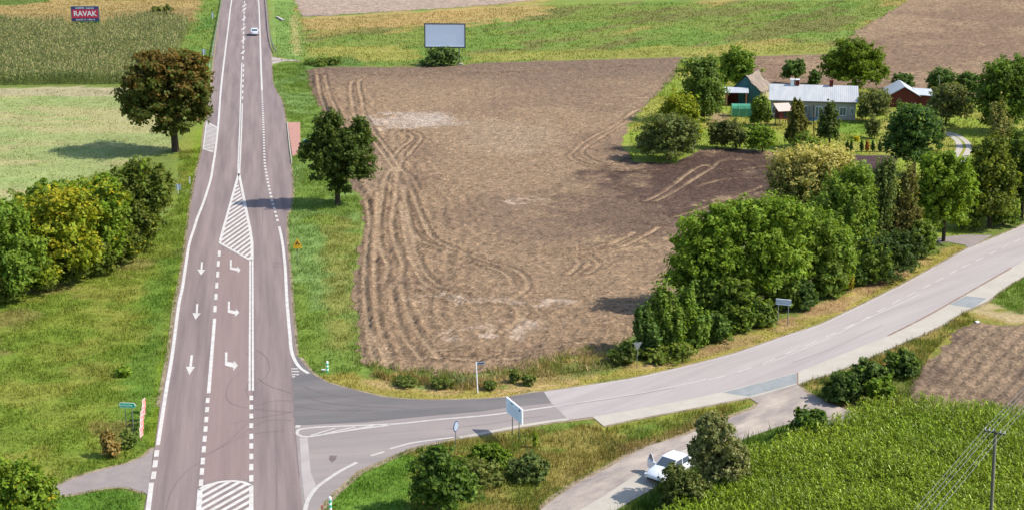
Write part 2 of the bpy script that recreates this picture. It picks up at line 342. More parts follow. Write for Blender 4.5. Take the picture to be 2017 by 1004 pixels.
V_R = [(540, 118), (600, 124), (612, 175), (632, 215), (650, 300), (690, 370), (716, 408), (709, 437), (701, 524), (692, 539), (694, 600), (706, 669), (714, 718), (800, 735), (860, 742), (1010, 730), (1195, 692), (1300, 640), (1330, 640), (1330, 730), (1100, 775), (900, 790), (700, 775), (600, 730), (570, 640), (560, 430), (576, 370), (560, 210), (537, 170)]
lay(V_R, (130, 156, 72), 1, 1)
lay(V_R, (140, 168, 100), 1, 1, .85, .52, .16, None, (1, .6))
lay([(640, 425), (700, 430), (700, 720), (640, 690), (640, 520)], (158, 156, 86), 1.5, 2.5, .8, .45, .14)
lay([(565, 560), (600, 560), (640, 700), (615, 735), (585, 700)], (128, 152, 60), 1, 1.5, .7)
lay([(620, 425), (650, 425), (650, 440), (560, 440)], (128, 150, 60), 1, 1.5, .7)
lay([(612, 742), (700, 730), (720, 745), (830, 765), (1010, 765), (1190, 735), (1250, 715), (1400, 678), (1560, 620), (1700, 560), (1880, 480), (1907, 489), (1700, 600), (1547, 662), (1348, 723), (1129, 765), (990, 785), (849, 790), (749, 783), (648, 758)], (176, 164, 88), .8, .8)
lay([(700, 745), (830, 765), (1010, 765), (1190, 735), (1400, 678), (1560, 620), (1700, 560), (1880, 480), (1700, 590), (1547, 650), (1348, 712), (1129, 752), (990, 773), (849, 775), (749, 765)], (208, 178, 124), .8, 1.2, .9, .45, .3)
lay([(1640, 590), (1700, 550), (1780, 520), (1790, 540), (1700, 592), (1650, 610), (1400, 690), (1380, 680)], (176, 140, 104), .6, 1.5, .7, .45, .3)
MEAD = [(430, -300), (3000, -300), (3000, 110), (1640, 107), (1200, 116), (800, 132), (600, 128), (540, 110), (522, 0)]
lay(MEAD, (138, 154, 74), 3, 4)
lay(MEAD, (194, 168, 100), 3, 4, .75, .55, .06, None, (.35, 1.2, .98))
lay(MEAD, (120, 152, 66), 3, 4, .75, .55, .08, None, (.4, 1.2, .9))
lay(MEAD, (134, 128, 78), 3, 4, .75, .6, .16, None, (.35, 1.2, .95))
lay([(595, 38), (720, 28), (900, 18), (1085, 4), (1085, 25), (900, 55), (760, 50), (600, 60)], (212, 176, 116), 4, 7, .75)
lay([(600, 95), (830, 88), (830, 118), (600, 125)], (180, 170, 92), 2, 3, .7, .4)
lay([(930, 105), (1640, 82), (1640, 108), (1200, 116), (930, 122)], (170, 166, 86), 2, 3, .75)
lay([(535, 0), (578, 0), (590, 40), (600, 122), (545, 118), (532, 70)], (138, 168, 90), 1.5, 2)
lay([(572, 30), (585, 30), (592, 110), (578, 110), (574, 70)], (196, 184, 130), 1, 1, .8)
lay([(600, 115), (700, 112), (720, 130), (610, 138), (590, 160), (596, 125)], (104, 134, 66), 1.5, 2, .85)
GARD = [(1210, 275), (1240, 245), (1290, 190), (1330, 150), (1340, 115), (1430, 130), (1500, 165), (1740, 170), (1900, 185), (2300, 190), (2300, 330), (2010, 430), (1860, 474), (1700, 540), (1560, 560), (1680, 350), (1700, 310), (1509, 297), (1449, 293), (1389, 293), (1361, 302), (1320, 321), (1240, 322)]
lay(GARD, (154, 170, 70), 1.0, 1.2)
lay(GARD, (178, 172, 90), 1.0, 1.2, .8, .55, .11)
lay([(1640, 240), (1740, 240), (1720, 262), (1640, 262)], (116, 158, 56), 1, 1, .8)
lay([(1400, 225), (1440, 225), (1430, 250), (1405, 248)], (196, 170, 136), .5, 1, .9)
lay([(1740, 195), (1760, 200), (1755, 240), (1735, 300), (1722, 300), (1740, 240)], (186, 172, 104), 1, 1.5, .6)
lay([(1640, 305), (1770, 306), (1760, 365), (1690, 365), (1640, 340)], (96, 74, 76), .5, .6, 1)
lay([(1240, 700), (1300, 570), (1320, 480), (1480, 400), (1700, 520), (1850, 470), (1700, 560), (1500, 640), (1300, 700)], (104, 112, 60), 1, 2)
lay([(735, 735), (800, 738), (860, 743), (940, 743), (1015, 734), (1092, 713), (1200, 694), (1250, 690), (1245, 722), (1180, 733), (1050, 752), (930, 765), (850, 762), (760, 748)], (186, 160, 104), .6, 1.2, .9)
lay([(735, 735), (800, 738), (860, 743), (940, 743), (1015, 734), (1092, 713), (1200, 694), (1250, 690), (1245, 722), (1180, 733), (1050, 752), (930, 765), (850, 762), (760, 748)], (124, 136, 72), .6, 1.2, .8, .5, .35)
# south of the side road
SO = [(850, 872), (1000, 846), (1119, 829), (1165, 823), (1189, 841), (1475, 785), (1492, 795), (1488, 803), (1435, 822), (1349, 855), (1234, 898), (1139, 949), (1066, 1002), (1030, 1040), (1000, 1180), (620, 1180), (640, 988), (705, 928), (809, 884)]
lay(SO, (140, 148, 66), .8, .6)
lay(SO, (178, 160, 88), .8, .6, .85, .5, .25)
lay(SO, (116, 144, 58), .8, .6, .8, .56, .3)
lay([(640, 990), (705, 930), (800, 890), (830, 900), (800, 1004), (640, 1100)], (112, 152, 56), .8, 1.2, .9)
lay([(1060, 1000), (1100, 960), (1200, 905), (1240, 890), (1215, 880), (1090, 940), (1030, 1000)], (160, 142, 78), .6, 1.2, .7)
lay([(1234, 898), (1349, 855), (1435, 822), (1410, 815), (1330, 845), (1220, 885)], (192, 164, 112), .5, .8, .8)
lay([(1189, 841), (1470, 785), (1480, 795), (1200, 850)], (150, 154, 66), .5, .6, .8)
SE = [(1571, 757), (1639, 735), (1758, 684), (1856, 640), (1902, 612), (1944, 594), (1989, 560), (2400, 380), (2400, 700), (2017, 640), (1920, 640), (1830, 720), (1775, 800), (1700, 821), (1629, 793)]
lay(SE, (150, 148, 70), .8, .6)
lay(SE, (184, 158, 94), .8, .6, .85, .5, .3)
lay([(1944, 594), (1989, 560), (2200, 450), (2200, 660), (2017, 622)], (118, 152, 62), .8, 1.5, .85)
lay([(1902, 612), (1944, 594), (2040, 622), (2200, 660), (2200, 680), (2000, 638)], (206, 184, 142), .4, .6, .9, .4, .5)
lay([(1800, 730), (1850, 690), (1790, 790), (1700, 815), (1640, 795), (1600, 770), (1680, 700)], (98, 128, 56), .8, 1, .6)
lay([(1640, 795), (1700, 820), (1850, 822), (2400, 850), (2400, 1400), (1100, 1400), (1246, 985), (1475, 861), (1559, 833), (1665, 841)], (92, 122, 46), .8, .8)
lay([(1690, 808), (1800, 800), (2017, 828), (2017, 838), (1800, 818), (1700, 824)], (176, 160, 118), .4, .8, .7)
lay([(180, 830), (250, 830), (240, 900), (215, 910)], (150, 126, 76), .6, 1.2, .6)

def ground_colour(X, Y):
    C = np.empty(X.shape + (3,)); C[...] = A(126, 142, 70)
    n_edge = fbm(X, Y, 0.22, 11, 3) - 0.5; n_e2 = fbm(X, Y, 1.1, 12, 2) - 0.5
    for k, (pts, c, soft, nz, op, thr, sc, line, st) in enumerate(LAYERS):
        xs = [p[0] for p in pts]; ys = [p[1] for p in pts]; pad = soft + nz + 1
        m = (X > min(xs) - pad) & (X < max(xs) + pad) & (Y > min(ys) - pad) & (Y < max(ys) + pad)
        if not m.any(): continue
        x = X[m]; y = Y[m]
        d = sdist(x, y, pts) + n_edge[m] * nz * 2 + n_e2[m] * min(nz, 1.2)
        wt = sstep(-soft * .5, soft * .5, d) * op
        if thr is not None:
            ca, sa = (math.cos(st[2]), math.sin(st[2])) if len(st) > 2 else (1.0, 0.0)
            n = fbm((x * ca + y * sa) * st[0], (y * ca - x * sa) * st[1], sc, 100 + 7 * k, 4); wt = wt * sstep(thr - .05, thr + .05, n)
        C[m] = C[m] * (1 - wt[:, None]) + np.array(c) * wt[:, None]
    v = fbm(X, Y, 0.5, 41, 3); v2 = fbm(X, Y, .06, 42, 3)
    C *= (0.84 + 0.32 * v)[..., None] * (0.9 + 0.2 * v2)[..., None]
    return C

# grid of the ground: dense where it is near, coarse far away
ys = [60.0]
while ys[-1] < 460: ys.append(ys[-1] * 1.0038 if ys[-1] > 95 else ys[-1] + 2.5)
while ys[-1] < 9000: ys.append(ys[-1] * 1.12)
ys = np.array([-4000., -1500, -500, -200, -50, 20, 45] + ys)
xs = np.concatenate([[-6000, -3000, -1500, -800, -400, -260, -200], np.arange(-165, 166, 0.62), [200, 260, 400, 800, 1500, 3000, 6000]])
GX, GY = np.meshgrid(xs, ys); nr, nc = GX.shape
gc = ground_colour(GX, GY).reshape(-1, 3)
V = np.stack([GX.ravel(), GY.ravel(), np.zeros(GX.size)], 1)
I = np.arange(nr * nc).reshape(nr, nc)
F = np.stack([I[:-1, :-1].ravel(), I[:-1, 1:].ravel(), I[1:, 1:].ravel(), I[1:, :-1].ravel()], 1)
tag(link("ground", mesh_np("ground", V, F, gc), M['ground']), kind="structure")

# ------------------------------------------------------------------ ploughed fields (real relief: clods, furrows, wheel ruts)
def soil_field(name, P, res, colfn, hfn, mat, rough_edge=0.8, z=0.03):
    pts = [G(*p) for p in P]; x0 = min(p[0] for p in pts) - 1; x1 = max(p[0] for p in pts) + 1
    y0 = min(p[1] for p in pts) - 1; y1 = max(p[1] for p in pts) + 1
    X, Y = np.meshgrid(np.arange(x0, x1, res), np.arange(y0, y1, res * 1.15)); n, m = X.shape
    X = X + (rng.random(X.shape) - .5) * res * .5; Y = Y + (rng.random(X.shape) - .5) * res * .5
    d = sdist(X, Y, pts) + (fbm(X, Y, .5, 5, 3) - .5) * rough_edge * 2 + (fbm(X, Y, 2.2, 6, 2) - .5) * rough_edge
    H, C = hfn(X, Y), colfn(X, Y)
    H = z + H * sstep(0, 1.5, d) - 0.05 * sstep(.4, 0, d)
    H = np.maximum(H, 0.008)
    I = np.arange(n * m).reshape(n, m); keep = (d[:-1, :-1] > 0) & (d[1:, 1:] > 0) & (d[:-1, 1:] > 0) & (d[1:, :-1] > 0)
    F = np.stack([I[:-1, :-1], I[:-1, 1:], I[1:, 1:], I[1:, :-1]], -1)[keep]
    u, inv = np.unique(F.ravel(), return_inverse=True)
    V = np.stack([X.ravel()[u], Y.ravel()[u], H.ravel()[u]], 1)
    me = mesh_np(name, V, inv.reshape(-1, 4), C.reshape(-1, 3)[u], smooth=False)
    return tag(link(name, me, mat), kind="structure")
def Z(ox, oy, s, pts): return [(ox + x / s, oy + y / s) for x, y in pts]
TR = [Z(600, 100, 4.016, [(520, 215), (440, 240), (430, 300), (455, 400), (470, 500), (530, 620), (640, 770), (700, 850), (760, 940), (850, 1004), (900, 1100)]),
      Z(600, 100, 4.016, [(400, 240), (365, 280), (375, 400), (395, 500), (440, 600), (560, 740), (660, 870), (720, 950)]),
      Z(600, 100, 4.016, [(730, 1100), (745, 930), (850, 800), (925, 700), (890, 660), (790, 640)]),
      Z(600, 100, 4.016, [(690, 860), (760, 780), (850, 710), (830, 665), (740, 650)]),
      Z(600, 350, 4.016, [(690, -60), (640, 20), (610, 200), (590, 350), (600, 560), (660, 700), (640, 800), (600, 840)]),
      Z(600, 350, 4.016, [(760, -60), (735, 0), (715, 200), (690, 380), (720, 530), (775, 680), (770, 770), (680, 900)]),
      Z(600, 350, 4.016, [(800, -40), (830, 60), (880, 200), (940, 350), (1000, 470), (1130, 550), (1400, 650), (1650, 730), (1750, 800), (1760, 880), (1640, 980)]),
      Z(600, 350, 4.016, [(790, 60), (800, 250), (830, 380), (900, 490), (1050, 560), (1300, 650), (1500, 720), (1620, 790), (1640, 850)]),
      Z(680, 540, 3.88, [(1180, 220), (1280, 240), (1330, 300), (1310, 370), (1200, 450)]),
      Z(680, 540, 3.88, [(1230, 180), (1340, 220), (1390, 290), (1330, 380)]),
      Z(680, 540, 3.88, [(560, 90), (700, 180), (900, 215), (1150, 225)]),
      Z(1000, 130, 4.016, [(1250, 250), (1100, 320), (980, 380), (850, 480), (640, 590), (530, 680), (500, 730), (600, 780), (780, 820), (1000, 840), (1200, 830)]),
      Z(1000, 130, 4.016, [(960, 440), (700, 600), (590, 690), (680, 760), (800, 790), (900, 770)]),
      Z(1250, 200, 5.02, [(1280, 590), (1000, 590), (850, 600), (780, 660), (600, 770), (400, 900), (200, 1000)]),
      Z(1250, 200, 5.02, [(1290, 650), (1000, 690), (800, 670), (700, 640), (560, 700), (300, 900), (100, 1000)]),
      Z(1000, 350, 4.016, [(1010, 440), (850, 520), (620, 570), (300, 590), (200, 600)]),
      Z(1000, 350, 4.016, [(1200, 400), (990, 520), (800, 580), (560, 600)]),
      Z(1000, 350, 4.016, [(440, 600), (600, 610), (720, 680), (690, 730), (620, 770)]),
      Z(1000, 350, 4.016, [(420, 630), (530, 640), (570, 680), (540, 720), (480, 770)])]
TR += [[(722, 395), (728, 440), (722, 500), (718, 560), (722, 620), (732, 690), (745, 722)], [(745, 380), (742, 440), (738, 520), (742, 600), (752, 660), (775, 715)],
       [(790, 400), (800, 470), (815, 520), (838, 560), (880, 578), (940, 585)], [(775, 330), (800, 400), (812, 470), (830, 525), (860, 560), (910, 574), (960, 576)],
       [(770, 560), (778, 620), (800, 670), (830, 710)], [(790, 560), (805, 620), (830, 665), (862, 705)], [(720, 600), (730, 650), (750, 690), (765, 728)],
       [(640, 150), (650, 190), (668, 230), (690, 300)], [(625, 150), (632, 190), (650, 235), (668, 270)], [(850, 690), (950, 694), (1050, 690), (1150, 676)], [(840, 706), (950, 710), (1060, 704), (1160, 688)],
       [(640, 138), (760, 150), (900, 148), (1050, 142), (1250, 132)], [(1370, 370), (1430, 355), (1505, 352)], [(1330, 430), (1420, 400), (1500, 370)]]
TRW = [[G(*p) for p in smooth_line(t, 4)] for t in TR]
FIELD = [(600, 140), (607, 175), (630, 215), (655, 300), (692, 370), (716, 408.5), (710, 437), (701, 524), (692, 539), (695, 600), (706, 669), (713.5, 718), (796, 733), (860, 739), (938, 739), (1015, 730), (1092, 709), (1200, 690), (1260, 660), (1340, 620), (1420, 500), (1530, 420), (1560, 380), (1560, 300), (1509, 297), (1449, 293), (1389, 293), (1361, 302), (1330, 321), (1250, 318), (1225, 280), (1240, 245), (1290, 190), (1330, 150), (1342, 113), (1200, 117.5), (1100, 120), (950, 124), (905, 130), (800, 133), (640, 132)]
LEFTL = [G(*p) for p in [(600, 130), (607, 175), (630, 215), (655, 300), (692, 370), (716, 408.5), (710, 437), (701, 524), (692, 539), (695, 600), (706, 669), (713.5, 718)]]
BOTL = [G(*p) for p in [(713.5, 722), (796, 733), (860, 739), (938, 739), (1015, 730), (1092, 709), (1200, 690)]]
def near_tracks(X, Y, wid=0.55):
    d = np.full(X.shape, 9.0)
    for t in TRW:
        xs = [p[0] for p in t]; ys = [p[1] for p in t]
        m = (X > min(xs) - 2) & (X < max(xs) + 2) & (Y > min(ys) - 2) & (Y < max(ys) + 2)
        if m.any(): d[m] = np.minimum(d[m], seg_dist(X[m], Y[m], t))
    return d
def f_height(X, Y):
    dl = seg_dist(X, Y, LEFTL); db = seg_dist(X, Y, BOTL); dt = near_tracks(X, Y)
    wl = sstep(17, 9, dl) * sstep(300, 215, Y) + sstep(6, 2, dl); wl = np.clip(wl, 0, 1); wb = sstep(20, 9, db) * (1 - wl)
    j = fbm(X, Y, .22, 71, 3) * 3.6
    brk = .35 + 1.3 * fbm(X, Y, .8, 77, 3)
    ridge = (np.sin(dl * 6.283 / 1.55 + j * 1.5) * .07 * wl + np.sin(db * 6.283 / 1.5 + j * 1.3) * .06 * wb) * brk * sstep(.3, .6, fbm(X, Y, .45, 78, 3)) * 1.4 + .22 * np.exp(-((dl - 1.5) / .5) ** 2)
    u = X * math.cos(.62) - Y * math.sin(.62)
    fine = np.sin(u * 6.283 / 1.3 + j * .8) * .035 * sstep(.35, .6, fbm(X, Y, .12, 79, 3)) * (1 - np.clip(wl + wb, 0, 1))
    clod = (fbm(X, Y, 1.7, 72, 3) - .5) * (.34 + .44 * np.clip(wl + wb, 0, 1)) + (rng.random(X.shape) - .5) * (.05 + .07 * np.clip(wl + wb, 0, 1))
    rut = sstep(.45, .12, dt)
    lip = np.exp(-((dt - .5) / .17) ** 2) * .16
    return .08 + (ridge + fine + clod * .8) * (1 - rut * .85) - rut * .05 + lip
def blob(X, Y, px, py, rx, ry, s=0):
    cx, cy = G(px, py); ax = abs(G(px + rx, py)[0] - cx); ay = abs(G(px, py - ry)[1] - cy)
    r = np.hypot((X - cx) / ax, (Y - cy) / ay) + (fbm(X, Y, .35, 200 + s, 4) - .5) * 1.5
    return sstep(1.15, .55, r)
def mixc(C, w_, c): return C * (1 - w_[..., None]) + np.array(A(*c)) * w_[..., None]
def f_colour(X, Y):
    C = np.empty(X.shape + (3,)); C[...] = A(180, 151, 124)
    n = fbm(X, Y, .05, 81, 4); C = mixc(C, sstep(.45, .6, n) * .6, (156, 129, 110))
    C = mixc(C, sstep(G(900, 200)[1], G(900, 128)[1], Y) * .8, (144, 120, 104))
    C = mixc(C, blob(X, Y, 805, 238, 90, 16, 1) * .85, (216, 194, 178))
    C = mixc(C, blob(X, Y, 1000, 270, 110, 34, 2) * .6, (196, 170, 144))
    C = mixc(C, blob(X, Y, 860, 240, 60, 12, 12) * .5, (222, 204, 192))
    C = mixc(C, blob(X, Y, 760, 330, 40, 60, 4) * .6, (196, 168, 140))
    C = mixc(C, blob(X, Y, 1400, 352, 210, 72, 5) * .95, (98, 76, 68))
    C = mixc(C, blob(X, Y, 1280, 410, 210, 60, 6) * .6, (122, 98, 86))
    C = mixc(C, blob(X, Y, 1180, 450, 160, 50, 15) * .35, (138, 113, 98))
    st = fbm(X * .8 + Y * .5, Y - X * .4, .7, 83, 3)
    for b in ((900, 592, 90, 13, 7), (1075, 596, 60, 9, 8), (1010, 640, 70, 12, 9), (1035, 398, 45, 10, 10), (960, 660, 90, 16, 16)):
        C = mixc(C, blob(X, Y, *b) * sstep(.46, .58, st) * .9, (222, 196, 176))
    for b in ((1240, 205, 60, 22, 21), (1440, 400, 90, 20, 22), (1230, 480, 90, 20, 23)):
        C = mixc(C, blob(X, Y, *b) * sstep(.52, .6, st) * .7, (200, 172, 138))
    dt = near_tracks(X, Y)
    worn = sstep(.28, .68, fbm(X, Y, .18, 87, 3)); C = mixc(C, sstep(.38, .06, dt) * (.25 + .55 * worn), (212, 182, 150)); C = mixc(C, np.exp(-((dt - .48) / .15) ** 2) * (.25 + .5 * worn), (104, 80, 68))
    C *= (.78 + .44 * fbm(X, Y, 1.3, 84, 3))[..., None] * (.86 + .28 * rng.random(X.shape))[..., None]; sp = rng.random(X.shape)
    C = np.where((sp > .955)[..., None], C * 1.38, C); C = np.where((sp < .07)[..., None], C * .64, C)
    return C
soil_field("ploughed_field", FIELD, 0.23, f_colour, f_height, M['soil'])
def flat_h(amp, freq=1.3, ang=0.5, per=1.6, ra=.03):
    def h(X, Y):
        u = X * math.cos(ang) - Y * math.sin(ang)
        return .06 + (fbm(X, Y, freq, 91, 3) - .5) * amp + np.sin(u * 6.283 / per + fbm(X, Y, .2, 92, 2) * 4) * ra
    return h
def col_a(base, alt, sc=.06, st=(1, 1), seed=300, sharp=.08):
    def c(X, Y):
        C = np.empty(X.shape + (3,)); C[...] = A(*base); n = fbm(X * st[0], Y * st[1], sc, seed, 4)
        C = mixc(C, sstep(.5 - sharp, .5 + sharp, n), alt); C *= (.80 + .4 * fbm(X, Y, 1.0, seed + 5, 3))[..., None] * (.86 + .28 * rng.random(X.shape))[..., None]; sp = rng.random(X.shape)
        C = np.where((sp > .965)[..., None], C * 1.3, C); return np.where((sp < .05)[..., None], C * .72, C)
    return c
soil_field("ploughed_field", [(1430, 112), (1480, 111), (1640, 107), (1651, 90), (1685, 60), (1790, 0), (1900, -60), (2900, -60), (2900, 205), (2100, 200), (1900, 192), (1750, 178), (1500, 168), (1430, 150)], .55, col_a((158, 130, 108), (176, 147, 120), .05), flat_h(.30, 1.1, -.95, 2.6, .12), M['soil_far'])
soil_field("bare_field", [(560, -60), (578, 0), (585, 22), (592, 34), (649, 32), (749, 25), (900, 16), (1000, 8), (1085, -2), (1180, -20), (1300, -60)], .7, col_a((196, 172, 156), (168, 148, 146), .04, (.25, 1), 320, .05), flat_h(.12, .9, 1.4, 2.0, .03), M['soil_far'])
def low_col(X, Y):
    C = col_a((172, 146, 122), (150, 126, 108), .2, (1, 1), 330)(X, Y)
    sp = _hash(np.floor(X * 4.1), np.floor(Y * 3.2), 6); C = np.where((sp > .95)[..., None], C * 1.3, C)
    return np.where((sp < .06)[..., None], C * .7, C)
soil_field("ploughed_field", [(1779, 795), (1800, 745), (1840, 690), (1885, 650), (1925, 636), (2017, 640), (2500, 700), (2500, 850), (2017, 832), (1900, 824), (1820, 812), (1785, 808)], .2, low_col, flat_h(.50, 1.6, .55, 1.2, .08), M['soil'])

# ------------------------------------------------------------------ roads as sheets
def sheet(name, P, z, mat, world=False, kind="structure", parent=None):
    pts = [Vector((*((p) if world else G(*p)), 0)) for p in P]
    tri = tessellate_polygon([pts]); me = bpy.data.meshes.new(name)
    V = [(p.x, p.y, z) for p in pts]; F = []
    for a, b, c in tri:
        n = (Vector(V[b]) - Vector(V[a])).cross(Vector(V[c]) - Vector(V[a])).z
        F.append((a, b, c) if n > 0 else (a, c, b))
    me.from_pydata(V, [], F); me.update(); o = link(name, me, mat, parent)
    if kind and not parent: o["kind"] = kind
    return o
ZR = 0.045
sheet("road", MAIN, ZR, M['asphalt'])
sheet("road", [(434, 492), (494, 516), (494, 770), (494, 945), (436, 945), (399, 950), (412, 775), (422, 630)], ZR + .004, M['turn_lane'])
sheet("side_road", SIDE_DARK, ZR + .004, M['asph_dark'])
sheet("side_road", SIDE_MID, ZR + .002, M['asph_mid'])
sheet("side_road", SIDE_LIGHT, ZR + .006, M['asph_light'])
sheet("pavement", SHOULDER, ZR + .003, M['concrete'])
sheet("road_patch", PATCH1, ZR + .012, M['patch']); sheet("road_patch", PATCH2, ZR + .012, M['patch'])
sheet("service_road", SERVICE, ZR - .004, M['track']); sheet("service_road", SLAB, ZR + .001, M['concrete'])
sheet("lane", LANE, ZR - .006, M['lane']); sheet("lane", GATE, ZR - .008, M['track']); sheet("lane", FARM_IN, ZR - .003, M['lane'])
sheet("road_patch", [(590, 862), (606, 862), (612, 930), (622, 955), (606, 985), (600, 985), (594, 930)], ZR + .01, M['asph_light'])
sheet("road_patch", [(650, 897), (664, 898), (661, 906), (654, 911), (648, 905)], ZR + .013, M['tar'])

class Marks:
    def __init__(s): s.v = []; s.f = []
    def strip(s, pts, wd, z, closed=False, world=False):
        W = np.array([p if world else G(*p) for p in pts], float); n = len(W)
        T = np.gradient(W, axis=0); T /= np.linalg.norm(T, axis=1)[:, None] + 1e-9; N = np.stack([-T[:, 1], T[:, 0]], 1) * wd / 2
        b = len(s.v)
        for i in range(n): s.v += [(*(W[i] + N[i]), z), (*(W[i] - N[i]), z)]
        for i in range(n - 1): s.f.append((b + 2 * i + 1, b + 2 * i + 3, b + 2 * i + 2, b + 2 * i))
        return s
    def poly(s, pts, z, world=False):
        W = [p if world else G(*p) for p in pts]
        ar = sum(W[i][0] * W[(i + 1) % len(W)][1] - W[(i + 1) % len(W)][0] * W[i][1] for i in range(len(W)))
        if ar < 0: W = W[::-1]
        b = len(s.v); s.v += [(*p, z) for p in W]; s.f.append(tuple(range(b, b + len(W)))); return s
    def build(s, name, mat):
        me = bpy.data.meshes.new(name); me.from_pydata(s.v, [], s.f); me.update(); o = link(name, me, mat); o["kind"] = "structure"; return o
ZM = ZR + .016
WL = .30
def clip_convex(sub, clip):
    def area(P): return sum(P[i][0] * P[(i + 1) % len(P)][1] - P[(i + 1) % len(P)][0] * P[i][1] for i in range(len(P)))
    if area(clip) < 0: clip = clip[::-1]
    for i in range(len(clip)):
        a, b = clip[i], clip[(i + 1) % len(clip)]; out = []
        side = lambda p: (b[0] - a[0]) * (p[1] - a[1]) - (b[1] - a[1]) * (p[0] - a[0])
        for j in range(len(sub)):
            p, q = sub[j], sub[(j + 1) % len(sub)]; sp, sq = side(p), side(q)
            if sp >= 0: out.append(p)
            if (sp >= 0) != (sq >= 0):
                t = sp / (sp - sq); out.append((p[0] + (q[0] - p[0]) * t, p[1] + (q[1] - p[1]) * t))
        sub = out
        if len(sub) < 3: return []
    return sub
def hatch(mk, P, p0, p1, spacing, wd, z):
    pts = [G(*p) for p in P]; a = np.array(G(*p0)); d = np.array(G(*p1)) - a; d /= np.linalg.norm(d); n = np.array([-d[1], d[0]])
    c = np.mean(pts, 0)
    for k in range(-60, 61):
        o = c + n * spacing * k
        q = [tuple(o + d * 60 + n * wd / 2), tuple(o - d * 60 + n * wd / 2), tuple(o - d * 60 - n * wd / 2), tuple(o + d * 60 - n * wd / 2)]
        r = clip_convex(q, pts)
        if len(r) >= 3: mk.poly(r, z, True)
m = Marks()
m.strip(smooth_line([(470, -60), (456.5, 0), (449, 60), (441, 125), (435, 180), (430, 246), (424, 300), (420, 325), (416, 350), (409, 375), (400, 402), (389, 430), (382, 452), (376, 470), (371, 490), (365, 530), (359, 570), (352, 602), (342, 680), (336, 720), (329, 760), (321, 812), (311, 877)]), WL, ZM)
for y0, y1 in ((887, 900), (907, 921), (929, 944)): m.strip([(310 - (y0 - 882) * .133, y0), (310 - (y1 - 882) * .133, y1)], WL + .05, ZM)
m.strip([(298.5, 951), (292, 1004), (281, 1080), (270, 1150)], WL + .04, ZM)
m.strip(smooth_line([(500, -60), (509, 0), (512, 62), (514, 125), (516, 178)]), WL, ZM)
m.strip(smooth_line([(550, 447), (555, 470), (558, 490), (560, 510), (562, 530), (565, 590), (567, 615), (569, 640), (571.3, 662), (573, 684), (577, 701), (585, 717), (594, 727), (608, 736)]), WL, ZM)
RD = np.array([G(*p) for p in smooth_line([(516, 178), (517, 205), (519, 250), (520.5, 300), (522, 325), (526, 350), (531, 375), (537, 400), (544, 425), (549, 444)], 12)])
def dashes(mk, W, period, on, wd, z, off=0.0):
    W = np.asarray(W); s = np.concatenate([[0], np.cumsum(np.linalg.norm(np.diff(W, axis=0), axis=1))]); t = off
    while t + on < s[-1]:
        q = np.linspace(t, t + on, 4); mk.strip(list(zip(np.interp(q, s, W[:, 0]), np.interp(q, s, W[:, 1]))), wd, z, world=True); t += period
dashes(m, RD, 2.0, 1.0, WL, ZM)
m.build("road_marking", M['paint'])
m = Marks()   # centre lines
m.strip([(473.6, 205), (472.3, 250), (470.3, 300), (469, 325), (469.2, 343)], .18, ZM); m.strip([(477.3, 205), (476.2, 250), (473.9, 300), (472.6, 325), (472, 343)], .18, ZM)
m.strip([(476.6, 125), (475.0, 165), (473.6, 205)], .2, ZM)
dashes(m, [G(479.8, 128), G(477.3, 205)], 6, 3, .22, ZM)
dashes(m, [G(483, -60), G(481.5, 0), G(480.0, 62), G(478.2, 125)], 7.5, 4.6, .26, ZM)
for y in (12, 20, 38, 57, 80, 104):            # pre-warning arrows by the centre line
    x = 481.8 - y * .03
    m.poly([(x + 3.2, y - 4.5), (x + 3.6, y - 2), (x + .4, y + 1.2), (x - 5.6, y + 4.3), (x - 3, y + .6), (x - .6, y - 1.0), (x + 1.8, y - 3.2)], ZM + .003)
m.strip([(492.8, 512), (492.6, 600), (492.0, 680), (491.8, 770)], .18, ZM); m.strip([(497.6, 512), (497.8, 600), (498.0, 680), (498.2, 770)], .18, ZM)
for a, b in ((80, 115), (152, 188), (222, 260), (298, 336), (382, 424), (458, 500), (540, 585), (622, 672), (710, 762)):
    m.strip([(495, 760 + a / 4.034), (495, 760 + b / 4.034)], WL, ZM)
for x, a, b in ((413, 325, 380), (403, 425, 480), (397, 530, 585), (388, 638, 695), (380, 748, 808), (371, 868, 930)):
    m.strip([(350 + x / 5.02, 430 + a / 5.02), (350 + (x - 3) / 5.02, 430 + b / 5.02)], WL, ZM)
m.strip([(422.8, 628), (411, 775)], WL, ZM)
for x, a, b in ((643, 97, 137), (638, 170, 210), (632, 247, 290), (626, 322, 366), (619, 398, 445), (612, 480, 530), (604, 573, 625), (597, 655, 708), (590, 745, 797)):
    m.strip([(250 + x / 4.034 + .3, 760 + a / 4.034), (250 + x / 4.034 - .7, 760 + b / 4.034)], WL, ZM)
m.build("road_marking", M['paint'])
m = Marks()   # hatched islands
GORE = [(470.3, 343), (486, 428), (492, 452), (495.5, 478), (495, 512), (433.5, 478)]
m.strip([(470.3, 343), (441, 448), (433.7, 475)], WL, ZM); m.strip([(433.2, 476), (434, 480), (493.5, 513)], WL, ZM)
m.strip([(470.7, 343), (487.5, 428), (492.5, 452), (496.4, 478), (496.6, 513)], .32, ZM)
hatch(m, GORE, (440, 473), (464, 456), .70, .36, ZM + .003)
ISL = [(394, 964), (400, 960), (409, 956), (433, 950), (458, 948), (478, 950), (495, 957), (495, 1150), (368, 1150)]
m.strip(smooth_line([(394, 966), (400, 960), (409, 956), (433, 949.8), (458, 947.8), (478, 950), (495, 957)]), .3, ZM)
m.strip([(394.3, 964), (391.5, 1004), (384, 1080), (376, 1150)], WL + .06, ZM); m.strip([(495, 956), (495, 1004), (495, 1150)], WL, ZM)
hatch(m, ISL, (399, 975), (441, 952), .68, .34, ZM + .003)
BAY = [(407, 241), (427.5, 252), (420.5, 301), (400, 294)]
